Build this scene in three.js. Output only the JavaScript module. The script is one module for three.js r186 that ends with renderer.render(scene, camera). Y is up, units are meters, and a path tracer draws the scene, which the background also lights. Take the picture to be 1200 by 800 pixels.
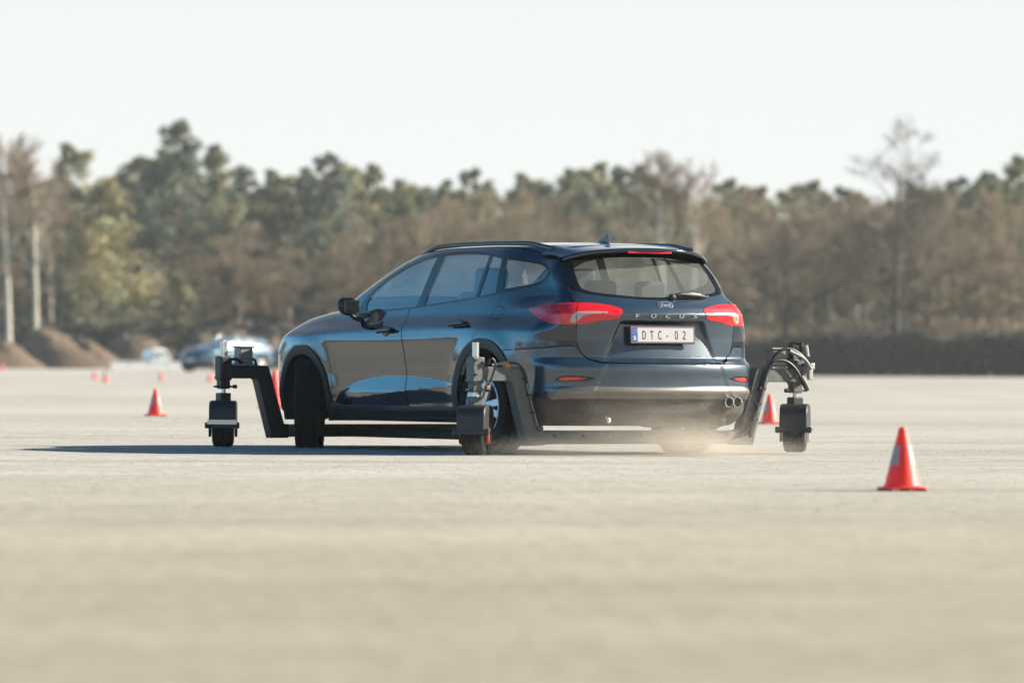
import * as THREE from 'three';
import { mergeGeometries } from 'three/addons/utils/BufferGeometryUtils.js';
import { RoundedBoxGeometry } from 'three/addons/geometries/RoundedBoxGeometry.js';
import { FontLoader } from 'three/addons/loaders/FontLoader.js';
import { TextGeometry } from 'three/addons/geometries/TextGeometry.js';

// ---------------------------------------------------------------- camera, sky, sun, exposure
const rad = (d) => (d * Math.PI) / 180;
const scene = new THREE.Scene();
const camera = new THREE.PerspectiveCamera(6.938, 1.5, 1, 3000);
camera.rotation.order = 'YXZ';
camera.position.set(0, 0.635, 0);
camera.rotation.set(rad(0.23), 0, rad(0.29));
camera.focus = 39.9;                                         // on the tail of the car
camera.userData.fStop = 3.0;
const renderer = new THREE.WebGLRenderer({ antialias: true });
renderer.setSize(1024, 682);
renderer.toneMapping = THREE.LinearToneMapping;
renderer.toneMappingExposure = 2.75;
renderer.shadowMap.enabled = true;

const sunAt = new THREE.Vector3(Math.cos(rad(26)) * Math.cos(rad(10)), Math.sin(rad(26)), -Math.cos(rad(26)) * Math.sin(rad(10)));
const sun = new THREE.DirectionalLight(new THREE.Color(1, 0.93, 0.81), 5);
sun.position.copy(sunAt).multiplyScalar(200).add(new THREE.Vector3(0, 0, -45));
sun.target.position.set(0, 0, -45);
sun.castShadow = true;
sun.shadow.mapSize.set(2048, 2048);
Object.assign(sun.shadow.camera, { left: -420, right: 420, top: 420, bottom: -420, near: 1, far: 900 });
scene.add(sun, sun.target);

{ // a hazy winter sky: white low down, blue overhead and away from the sun, a broad pale glow round the sun
  const W = 512, H = 256, data = new Float32Array(W * H * 4), d = new THREE.Vector3();
  const near = [0.335, 0.345, 0.338], rim = [0.36, 0.34, 0.16], blue = [0.095, 0.4, 0.68], zen = [0.003, 0.035, 0.095];
  for (let j = 0; j < H; j++) for (let i = 0; i < W; i++) {
    const el = ((j + 0.5) / H - 0.5) * Math.PI, az = ((i + 0.5) / W - 0.5) * 2 * Math.PI;
    d.set(Math.cos(el) * Math.cos(az), Math.sin(el), Math.cos(el) * Math.sin(az));
    const a = d.angleTo(sunAt), q = Math.min(1, Math.max(0, (a - rad(92)) / rad(32))), k = q * q * (3 - 2 * q), e = Math.max(el, 0), o = (j * W + i) * 4;
    const t = Math.exp(-Math.pow(e / rad(21), 2)), low = Math.exp(-e / rad(3)), mid = Math.exp(-Math.pow(e / rad(23), 1.8)), g = 0.32 * Math.exp(-a / rad(14));
    for (let c = 0; c < 3; c++) data[o + c] = zen[c] + (1 - k) * (near[c] - zen[c]) * t + k * (rim[c] * low + blue[c] * mid) + g * [1, 0.95, 0.84][c];
    data[o + 3] = 1;
  }
  const sky = new THREE.DataTexture(data, W, H, THREE.RGBAFormat, THREE.FloatType);
  sky.mapping = THREE.EquirectangularReflectionMapping; sky.magFilter = sky.minFilter = THREE.LinearFilter; sky.needsUpdate = true;
  scene.background = sky; scene.environment = sky;
}
scene.fog = new THREE.FogExp2(new THREE.Color(0.86, 0.89, 0.88), 0.0002);

// ---------------------------------------------------------------- helpers
function random(seed) { let s = seed >>> 0; return () => { s = (s + 0x6d2b79f5) >>> 0; let t = Math.imul(s ^ (s >>> 15), 1 | s); t = (t + Math.imul(t ^ (t >>> 7), 61 | t)) ^ t; return ((t ^ (t >>> 14)) >>> 0) / 4294967296; }; }
const taken = new Map();
function numbered(name) { const n = taken.get(name) ?? 0; taken.set(name, n + 1); return n ? name + '_' + String(n).padStart(3, '0') : name; }
function tag(o, label, category, group, kind) { if (label) o.userData.label = label; if (category) o.userData.category = category; if (group) o.userData.group = group; if (kind) o.userData.kind = kind; return o; }
function thing(name, label, category, group) { const o = new THREE.Group(); o.name = numbered(name); scene.add(o); return tag(o, label, category, group); }
function mesh(name, geo, mat, parent) { const m = new THREE.Mesh(geo, mat); m.name = parent === scene ? numbered(name) : name; m.castShadow = m.receiveShadow = true; parent.add(m); return m; }
function group(name, parent) { const g = new THREE.Group(); g.name = name; parent.add(g); return g; }
const clean = (g) => { const o = g.index ? g.toNonIndexed() : g; for (const k of Object.keys(o.attributes)) if (!['position', 'normal', 'uv'].includes(k)) o.deleteAttribute(k); if (!o.attributes.uv) o.setAttribute('uv', new THREE.BufferAttribute(new Float32Array(o.attributes.position.count * 2), 2)); return o; };
const join = (list) => (list.length === 1 ? list[0] : mergeGeometries(list.map(clean)));
const box = (w, h, d, x, y, z, r = 0.006) => new RoundedBoxGeometry(w, h, d, 2, Math.min(r, w / 2.1, h / 2.1, d / 2.1)).translate(x, y, z);
function rod(a, b, r, r2 = r, seg = 12) {                    // a round bar between two points
  const A = new THREE.Vector3(...a), B = new THREE.Vector3(...b), d = B.clone().sub(A), g = new THREE.CylinderGeometry(r2, r, d.length(), seg);
  return g.applyQuaternion(new THREE.Quaternion().setFromUnitVectors(new THREE.Vector3(0, 1, 0), d.clone().normalize())).translate(...A.add(B).multiplyScalar(0.5).toArray());
}
const hose = (pts, r, n = 40) => new THREE.TubeGeometry(new THREE.CatmullRomCurve3(pts.map((p) => new THREE.Vector3(...p))), n, r, 8);
const each = (name, geos, mat, parent) => geos.forEach((g) => mesh(name, g, mat, parent));   // every piece a mesh of its own
const lin = (r, g, b) => new THREE.Color().setRGB(r, g, b);
const std = (c, rough, o = {}) => new THREE.MeshStandardMaterial({ color: c, roughness: rough, side: THREE.DoubleSide, ...o });
const phys = (c, rough, o = {}) => new THREE.MeshPhysicalMaterial({ color: c, roughness: rough, side: THREE.DoubleSide, ...o });
function hash(x, y) { let h = Math.imul(x | 0, 374761393) ^ Math.imul(y | 0, 668265263); h = Math.imul(h ^ (h >>> 13), 1274126177); return ((h ^ (h >>> 16)) >>> 0) / 4294967296; }
function noise(x, y, per = 0) { const xi = Math.floor(x), yi = Math.floor(y), u = x - xi, v = y - yi, w = (a) => (per ? ((a % per) + per) % per : a), s = u * u * (3 - 2 * u), t = v * v * (3 - 2 * v); const a = hash(w(xi), w(yi)), b = hash(w(xi + 1), w(yi)), c = hash(w(xi), w(yi + 1)), d = hash(w(xi + 1), w(yi + 1)); return a + (b - a) * s + (c - a) * t + (a - b - c + d) * s * t; }
const fbm = (x, y, n = 4, per = 0) => { let f = 0, a = 0.5, s = 0; for (let i = 0; i < n; i++) { f += a * noise(x, y, per); s += a; x *= 2; y *= 2; per *= 2; a *= 0.5; } return f / s; };
function texture(n, fill, srgb) {                            // a repeating texture: fill(x, y) in 0..n gives [r, g, b] in 0..1
  const data = new Uint8Array(n * n * 4);
  for (let y = 0; y < n; y++) for (let x = 0; x < n; x++) { const c = fill(x, y), o = (y * n + x) * 4; for (let k = 0; k < 3; k++) data[o + k] = Math.round(255 * Math.min(1, Math.max(0, c[k]))); data[o + 3] = 255; }
  const t = new THREE.DataTexture(data, n, n, THREE.RGBAFormat);
  t.wrapS = t.wrapT = THREE.RepeatWrapping; t.magFilter = THREE.LinearFilter; t.minFilter = THREE.LinearMipmapLinearFilter; t.generateMipmaps = true; t.needsUpdate = true;
  if (srgb) t.colorSpace = THREE.SRGBColorSpace;
  return t;
}
// ---------------------------------------------------------------- the shape of the estate car, as a field (car axes: x forward, y up, z right, rear axle at x = 0)
const clamp = (v, a, b) => Math.min(b, Math.max(a, v));
const sstep = (a, b, v) => { const t = clamp((v - a) / (b - a), 0, 1); return t * t * (3 - 2 * t); };
const lerp = (a, b, t) => a + (b - a) * t;
function curve(knots) {                                   // monotone cubic through the knots, straight beyond them
  const n = knots.length, X = knots.map((k) => k[0]), Y = knots.map((k) => k[1]), D = [], M = [];
  for (let i = 0; i < n - 1; i++) D.push((Y[i + 1] - Y[i]) / (X[i + 1] - X[i]));
  for (let i = 0; i < n; i++) {
    if (i === 0) M.push(D[0]); else if (i === n - 1) M.push(D[n - 2]);
    else if (D[i - 1] * D[i] <= 0) M.push(0);
    else { const a = X[i] - X[i - 1], b = X[i + 1] - X[i]; M.push((3 * (a + b)) / ((2 * b + a) / D[i - 1] + (b + 2 * a) / D[i])); }
  }
  return (x) => {
    if (x <= X[0]) return Y[0] + M[0] * (x - X[0]);
    if (x >= X[n - 1]) return Y[n - 1] + M[n - 1] * (x - X[n - 1]);
    let i = 0; while (x > X[i + 1]) i++;
    const h = X[i + 1] - X[i], t = (x - X[i]) / h, t2 = t * t, t3 = t2 * t;
    return (2 * t3 - 3 * t2 + 1) * Y[i] + (t3 - 2 * t2 + t) * h * M[i] + (-2 * t3 + 3 * t2) * Y[i + 1] + (t3 - t2) * h * M[i + 1];
  };
}
const smax = (a, b, k) => { const h = Math.max(k - Math.abs(a - b), 0) / k; return Math.max(a, b) + h * h * k * 0.25; };
const smin = (a, b, k) => -smax(-a, -b, k);

const topLine = curve([[-1.2, 1.36], [-0.8, 1.452], [-0.45, 1.49], [0, 1.508], [0.45, 1.515], [0.9, 1.512], [1.2, 1.503], [1.35, 1.49], [1.61, 1.435], [1.9, 1.335], [2.21, 1.21], [2.42, 1.115], [2.52, 1.082], [2.72, 1.058], [2.93, 1.03], [3.12, 0.985], [3.3, 0.92], [3.45, 0.84], [3.6, 0.72]]);
const planLine = curve([[-1.1, 0.845], [-0.8, 0.88], [-0.4, 0.9], [0.2, 0.905], [1.2, 0.907], [2.0, 0.907], [2.6, 0.905], [3.0, 0.887], [3.3, 0.84], [3.6, 0.72]]);
const sideLine = curve([[0.15, -0.1], [0.25, -0.07], [0.3, -0.035], [0.36, -0.028], [0.44, -0.0165], [0.55, -0.015], [0.66, -0.0065], [0.75, -0.0018], [0.8, 0], [0.85, -0.004], [0.93, -0.0175], [1.0, -0.043], [1.08, -0.084], [1.2, -0.125], [1.5, -0.23]]);
const rearLine = curve([[0.15, -0.78], [0.22, -0.9], [0.3, -0.985], [0.37, -1.005], [0.4, -1.03], [0.45, -1.064], [0.49, -1.052], [0.53, -1.052], [0.59, -1.06], [0.635, -1.052], [0.66, -1.012], [0.69, -0.985], [0.8, -0.985], [0.9, -0.997], [0.95, -1.008], [0.985, -1.022], [1.02, -1.004], [1.07, -0.962], [1.12, -0.918], [1.4, -0.66], [1.5, -0.57], [1.6, -0.48]]);
const noseLine = curve([[0.15, 3.4], [0.3, 3.5], [0.5, 3.56], [0.7, 3.55], [0.8, 3.48], [0.9, 3.34]]);
const bladeTop = curve([[0.4, 0.485], [0.565, 0.507], [0.85, 0.535], [1.2, 0.548], [1.55, 0.535], [1.84, 0.5], [2.05, 0.445], [2.23, 0.362]]);
const bladeFoot = curve([[0.4, 0.483], [1.15, 0.436], [2.23, 0.352]]);
function halfWidth(x, y) {
  const yy = y > 0.7 ? y - 0.075 * sstep(1.6, -0.7, x) * sstep(0.7, 0.95, y) : y;
  let w = planLine(x) + sideLine(yy) - 0.3 * Math.max(0, y - 0.7) ** 2 * sstep(0.3, -0.45, x);
  if (x > 0.3 && x < 2.3 && y < 0.6) {                    // the raised blade along the foot of the doors
    const u = bladeTop(x), l = bladeFoot(x), d = Math.max(u - l, 0.002), a = 0.15 * d * sstep(0.35, 0.6, x) * sstep(2.28, 2.1, x);
    if (y < u) w += y > l ? a * (u - y) / d : a * clamp(1 - (l - y) / 0.1, 0, 1);
  }
  for (const [cx, cy, r] of [[-0.02, 0.375, 0.43], [2.68, 0.345, 0.415]]) {   // slight flare round the wheels
    const q = (Math.hypot(x - cx, y - cy) - r) / 0.09;
    if (q < 3) w += 0.014 * Math.exp(-q * q);
  }
  const g = 0.838 - (y > 1 ? 0.33 * (y - 1) + 0.15 * (y - 1) * (y - 1) : 0.33 * (y - 1) - 4 * (y - 1) * (y - 1)) - 0.025 * ((x - 0.4) / 1.4) ** 2 - 0.028 * sstep(0.2, -0.7, x) - 0.075 * sstep(-0.1, -0.8, x) * sstep(1.02, 1.12, y) * (1 - 0.75 * sstep(1.15, 1.38, y));
  return smin(w, g, 0.04);
}
const roofHeight = (x, z) => topLine(x + 0.22 * z * z) - 0.1 * z * z;
function recess(y, z) {                                   // the hollow of the number plate: a leaning panel, deepest under the lip, between slanting cheeks
  const a = Math.abs(z), side = 0.35 + 0.46 * (0.94 - y) - a, top = 0.948 - y;
  return sstep(0, 0.035, side) * sstep(0, 0.03, top) * (0.004 + 0.05 * clamp((y - 0.69) / 0.24, 0, 1));
}
const rearFace = (y, z) => rearLine(y) + 0.1 * (z / 0.7) ** 2 + 0.06 * (z / 0.8) ** 4 + recess(y, z);
function bodyField(x, y, z, w = halfWidth(x, y)) {
  z = Math.abs(z);
  let f = smax((z - w) * 0.95, (y - roofHeight(x, z)) * 0.93, x > 1.2 ? 0.05 : lerp(0.13, 0.05, sstep(-0.6, 0.4, x)));
  if (x < 0.2) f = smax(f, (rearFace(y, z) - x) * (y > 1 ? 0.75 : 0.95), y > 1.05 ? 0.09 : 0.13);
  if (x > 2.6) f = smax(f, (x - noseLine(y) + 0.26 * (z / 0.8) ** 2) * 0.85, 0.14);
  return smax(f, 0.218 - y - 0.012 * sstep(-0.3, -0.6, x), 0.04);
}
// ---------------------------------------------------------------- meshing the field: surface nets over one half of the car, the vertices pulled onto the surface, smooth normals from its gradient
function gradient(f, p, e = 0.0015) { return [f(p[0] + e, p[1], p[2]) - f(p[0] - e, p[1], p[2]), f(p[0], p[1] + e, p[2]) - f(p[0], p[1] - e, p[2]), f(p[0], p[1], p[2] + e) - f(p[0], p[1], p[2] - e)].map((d) => d / (2 * e)); }
function halfSkin(h) {
  const x0 = -1.13, y0 = 0.17, z0 = -h / 2, nx = Math.ceil(4.78 / h), ny = Math.ceil(1.42 / h), nz = Math.ceil(0.98 / h);
  const F = new Float32Array(nx * ny * nz), at = (i, j, k) => (i * ny + j) * nz + k;
  for (let i = 0; i < nx; i++) for (let j = 0; j < ny; j++) for (let k = 0; k < nz; k++) F[at(i, j, k)] = 9;
  for (let i = 0; i < nx; i++) { const x = x0 + i * h; for (let j = 0; j < ny; j++) { const y = y0 + j * h, w = halfWidth(x, y); for (let k = 0; k < nz; k++) F[at(i, j, k)] = bodyField(x, y, z0 + k * h, w); } }
  const P = [], cell = new Int32Array(nx * ny * nz).fill(-1), I = [];
  const E = [[0, 1], [0, 2], [0, 4], [1, 3], [1, 5], [2, 3], [2, 6], [3, 7], [4, 5], [4, 6], [5, 7], [6, 7]];
  for (let i = 0; i < nx - 1; i++) for (let j = 0; j < ny - 1; j++) for (let k = 0; k < nz - 1; k++) {
    const v = []; let inside = 0;
    for (let c = 0; c < 8; c++) { const q = F[at(i + (c & 1), j + ((c >> 1) & 1), k + (c >> 2))]; v.push(q); if (q < 0) inside++; }
    if (inside === 0 || inside === 8) continue;
    let n = 0, sx = 0, sy = 0, sz = 0;
    for (const [a, b] of E) if (v[a] < 0 !== v[b] < 0) { const t = v[a] / (v[a] - v[b]); n++; sx += (a & 1) + t * ((b & 1) - (a & 1)); sy += ((a >> 1) & 1) + t * (((b >> 1) & 1) - ((a >> 1) & 1)); sz += (a >> 2) + t * ((b >> 2) - (a >> 2)); }
    cell[at(i, j, k)] = P.length; P.push([x0 + (i + sx / n) * h, y0 + (j + sy / n) * h, k === 0 ? 0 : z0 + (k + sz / n) * h]);
  }
  for (let i = 1; i < nx - 1; i++) for (let j = 1; j < ny - 1; j++) for (let k = 1; k < nz - 1; k++) {
    const a = F[at(i, j, k)] < 0;
    for (let ax = 0; ax < 3; ax++) {
      const b = F[at(i + (ax === 0), j + (ax === 1), k + (ax === 2))] < 0;
      if (a === b) continue;
      const q = ax === 0 ? [[0, 0, 0], [0, 1, 0], [0, 1, 1], [0, 0, 1]] : ax === 1 ? [[0, 0, 0], [0, 0, 1], [1, 0, 1], [1, 0, 0]] : [[0, 0, 0], [1, 0, 0], [1, 1, 0], [0, 1, 0]];
      const id = q.map((d) => cell[at(i - d[0], j - d[1], k - d[2])]);
      if (id.some((c) => c < 0)) continue;
      if (a) I.push(id[0], id[1], id[2], id[0], id[2], id[3]); else I.push(id[0], id[2], id[1], id[0], id[3], id[2]);
    }
  }
  const N = [];
  for (const p of P) {
    const onPlane = p[2] === 0;
    for (let it = 0; it < 2; it++) { const f = bodyField(...p), g = gradient(bodyField, p), q = f / Math.max(g[0] ** 2 + g[1] ** 2 + g[2] ** 2, 0.2), l = Math.min(1, h / Math.max(Math.abs(q), 1e-9)); p[0] -= g[0] * q * l; p[1] -= g[1] * q * l; if (!onPlane) p[2] = Math.max(0, p[2] - g[2] * q * l); }
    const g = gradient(bodyField, p); if (onPlane) g[2] = 0;
    const l = Math.hypot(...g) || 1; N.push(g.map((c) => c / l));
  }
  return { P, N, I };
}
// cut a mesh along the zero line of a function of the vertices: [where it is negative, where it is positive]
function cut(m, f) {
  const d = m.P.length, D = new Float64Array(d), seen = new Uint8Array(d), edges = new Map(), A = [], B = [];
  const val = (i) => { if (!seen[i]) { seen[i] = 1; let v = f(m.P[i], m.N[i]); if (Math.abs(v) < 1e-6) v = 1e-6; D[i] = v; } return D[i]; };
  const mid = (i, j) => {
    const key = i < j ? i * 4194304 + j : j * 4194304 + i;
    if (edges.has(key)) return edges.get(key);
    const t = D[i] / (D[i] - D[j]), p = [0, 1, 2].map((c) => lerp(m.P[i][c], m.P[j][c], t)), n = [0, 1, 2].map((c) => lerp(m.N[i][c], m.N[j][c], t)), l = Math.hypot(...n) || 1;
    m.P.push(p); m.N.push(n.map((c) => c / l)); edges.set(key, m.P.length - 1); return m.P.length - 1;
  };
  for (let t = 0; t < m.I.length; t += 3) {
    const v = [m.I[t], m.I[t + 1], m.I[t + 2]], s = v.map((i) => val(i) < 0), n = s[0] + s[1] + s[2];
    if (n === 3) A.push(...v); else if (n === 0) B.push(...v);
    else {
      const k = n === 1 ? s.indexOf(true) : s.indexOf(false), [a, b, c] = [v[k], v[(k + 1) % 3], v[(k + 2) % 3]], ab = mid(a, b), ac = mid(a, c);
      const [one, two] = n === 1 ? [A, B] : [B, A];
      one.push(a, ab, ac); two.push(ab, b, c, ab, c, ac);
    }
  }
  return [{ P: m.P, N: m.N, I: A }, { P: m.P, N: m.N, I: B }];
}
// geometry of one side (side = 1 right, -1 left) or both (0), moved out along the normals; thick > 0 gives the sheet a second face behind and an edge
function sheet(m, side = 0, out = 0, uvScale = 1) {
  const geos = [];
  for (const s of side ? [side] : [1, -1]) {
    const map = new Map(), pos = [], nor = [], uv = [], idx = [];
    for (let t = 0; t < m.I.length; t += 3) {
      const tri = s > 0 ? [0, 1, 2] : [0, 2, 1];
      for (const k of tri) {
        const i = m.I[t + k];
        if (!map.has(i)) { map.set(i, map.size); const p = m.P[i], n = m.N[i]; pos.push(p[0] + n[0] * out, p[1] + n[1] * out, (p[2] + n[2] * out) * s); nor.push(n[0], n[1], n[2] * s); uv.push(p[0] * uvScale, (p[1] + p[2]) * uvScale); }
        idx.push(map.get(i));
      }
    }
    const g = new THREE.BufferGeometry();
    g.setAttribute('position', new THREE.Float32BufferAttribute(pos, 3)); g.setAttribute('normal', new THREE.Float32BufferAttribute(nor, 3)); g.setAttribute('uv', new THREE.Float32BufferAttribute(uv, 2)); g.setIndex(idx);
    geos.push(g);
  }
  return geos.length === 1 ? geos[0] : mergeGeometries(geos);
}
// the rim of a sheet: a ribbon along its open edges from one offset to another
function ribbon(m, side, from, to) {
  const count = new Map();
  for (let t = 0; t < m.I.length; t += 3) for (let k = 0; k < 3; k++) { const a = m.I[t + k], b = m.I[t + ((k + 1) % 3)], key = Math.min(a, b) + '_' + Math.max(a, b); count.has(key) ? count.set(key, null) : count.set(key, [a, b]); }
  const pos = [], idx = [];
  for (const s of side ? [side] : [1, -1]) for (const e of count.values()) {
    if (!e || (m.P[e[0]][2] < 1e-4 && m.P[e[1]][2] < 1e-4)) continue;
    const o = pos.length / 3;
    for (const [i, d] of [[e[0], from], [e[1], from], [e[1], to], [e[0], to]]) { const p = m.P[i], n = m.N[i]; pos.push(p[0] + n[0] * d, p[1] + n[1] * d, (p[2] + n[2] * d) * s); }
    idx.push(o, o + 1, o + 2, o, o + 2, o + 3);
  }
  const g = new THREE.BufferGeometry(); g.setAttribute('position', new THREE.Float32BufferAttribute(pos, 3)); g.setIndex(idx);
  const flat = g.toNonIndexed(); flat.computeVertexNormals(); return flat;
}
const panel = (m, side, out = 0) => join([sheet(m, side, out), ribbon(m, side, out, out - 0.012)]);
function polygon(pts, smooth = 0) {                           // signed distance to a closed outline, negative inside
  let q = pts;
  for (let r = 0; r < smooth; r++) { const n = []; q.forEach((a, i) => { const b = q[(i + 1) % q.length]; n.push([a[0] * 0.75 + b[0] * 0.25, a[1] * 0.75 + b[1] * 0.25], [a[0] * 0.25 + b[0] * 0.75, a[1] * 0.25 + b[1] * 0.75]); }); q = n; }
  const lo = [Math.min(...q.map((p) => p[0])), Math.min(...q.map((p) => p[1]))], hi = [Math.max(...q.map((p) => p[0])), Math.max(...q.map((p) => p[1]))];
  return (x, y) => {
    const far = Math.max(lo[0] - x, x - hi[0], lo[1] - y, y - hi[1]); if (far > 0.08) return far;
    let d = Infinity, inside = false;
    for (let i = 0, j = q.length - 1; i < q.length; j = i++) {
      const [ax, ay] = q[j], [bx, by] = q[i], ex = bx - ax, ey = by - ay, t = clamp(((x - ax) * ex + (y - ay) * ey) / (ex * ex + ey * ey || 1), 0, 1);
      d = Math.min(d, (ax + ex * t - x) ** 2 + (ay + ey * t - y) ** 2);
      if (ay > y !== by > y && x < ((bx - ax) * (y - ay)) / (by - ay) + ax) inside = !inside;
    }
    return inside ? -Math.sqrt(d) : Math.sqrt(d);
  };
}
const onSide = (poly, gap = 0) => (p, n) => (p[2] < 0.4 || n[2] < 0.12 ? 1 : poly(p[0], p[1]) + gap);
const onTail = (poly, gap = 0) => (p, n) => (p[0] > -0.2 || (n[0] > -0.05 && p[2] < 0.6) ? 1 : poly(p[2] + p[0] + 1, p[1]) + gap);   // q = z + x + 1 runs round the rear corner

const polyScreen = polygon([[-0.5, 1.375], [0.5, 1.385], [0.58, 1.42], [0.655, 1.75], [0.73, 2.3], [0.7, 2.395], [-0.5, 2.43]], 1);
const polyScreen2 = polygon([[-0.5, 1.42], [0.48, 1.43], [0.55, 1.47], [0.615, 1.75], [0.69, 2.25], [0.66, 2.33], [-0.5, 2.36]], 1);
const polyGrille = polygon([[-0.3, 0.45], [0.45, 0.47], [0.5, 0.6], [0.42, 0.7], [-0.3, 0.71]], 1);
const polyHead = polygon([[0.48, 0.69], [0.75, 0.7], [1.15, 0.79], [1.1, 0.825], [0.78, 0.79], [0.48, 0.745]], 1);
const polyBonnet = polygon([[-0.3, 2.47], [0.6, 2.38], [0.7, 2.42], [0.735, 2.6], [0.72, 2.95], [0.6, 3.3], [-0.3, 3.42]]);
function mirrored(geo) {                                     // a copy on the other side of the car's middle plane
  const g = geo.index ? geo.toNonIndexed() : geo.clone(), p = g.attributes.position, n = g.attributes.normal;
  for (const a of [p, n]) for (let i = 0; i < a.count; i += 3) { const q = [0, 1, 2].map((k) => [a.getX(i + k), a.getY(i + k), -a.getZ(i + k)]); a.setXYZ(i, ...q[0]); a.setXYZ(i + 1, ...q[2]); a.setXYZ(i + 2, ...q[1]); }
  return g;
}

// ---------------------------------------------------------------- the car's materials
const paint = phys(lin(0.0004, 0.006, 0.019), 0.13, { metalness: 0.25, ior: 1.55, clearcoat: 0.88, clearcoatRoughness: 0.015 });
const paintDustGlare = phys(lin(0.012, 0.034, 0.058), 0.3, { metalness: 0.25, ior: 1.7, clearcoat: 1, clearcoatRoughness: 0.035 });   // lighter tail paint: road dust, ground glare and backlight veil put into the colour
const gloss = std(lin(0.006, 0.007, 0.009), 0.1);
const grain = texture(256, (x, y) => { const v = 0.5 + 0.5 * (hash(x, y) - 0.5) + 0.3 * (noise(x / 6, y / 6, 43) - 0.5); return [v, v, v]; });
const plastic = std(lin(0.012, 0.013, 0.014), 0.55, { bumpMap: grain, bumpScale: 0.0006 });
const dusty = std(lin(0.034, 0.026, 0.02), 0.8, { bumpMap: grain, bumpScale: 0.001 });
const lining = std(lin(0.012, 0.012, 0.013), 0.9);
const glassSide = phys(lin(0.9, 0.98, 0.99), 0.0, { transmission: 1, thickness: 0, ior: 2.3 });
const glassRear = phys(lin(0.82, 0.86, 0.8), 0.0, { transmission: 0.92, thickness: 0, ior: 1.5 });
const silver = std(lin(0.17, 0.158, 0.14), 0.4, { metalness: 0.5 });
const chrome = std(lin(0.72, 0.72, 0.72), 0.12, { metalness: 1 });
const lampRed = phys(lin(0.62, 0.006, 0.012), 0.3, { clearcoat: 0.7, clearcoatRoughness: 0.04 });
const lampDark = phys(lin(0.46, 0.005, 0.013), 0.3, { clearcoat: 0.7, clearcoatRoughness: 0.03 });
const lampClear = phys(lin(0.36, 0.29, 0.29), 0.18, { clearcoat: 1, clearcoatRoughness: 0.04 });
const rubber = phys(lin(0.007, 0.007, 0.0075), 0.85, { specularIntensity: 0.5, bumpMap: grain, bumpScale: 0.001 });
const alloy = std(lin(0.62, 0.63, 0.64), 0.35, { metalness: 0.6 });
const darkMetal = std(lin(0.02, 0.021, 0.023), 0.5, { metalness: 0.3 });
const seatCloth = std(lin(0.05, 0.052, 0.056), 0.9);
const headliner = std(lin(0.3, 0.29, 0.27), 0.95);

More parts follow.
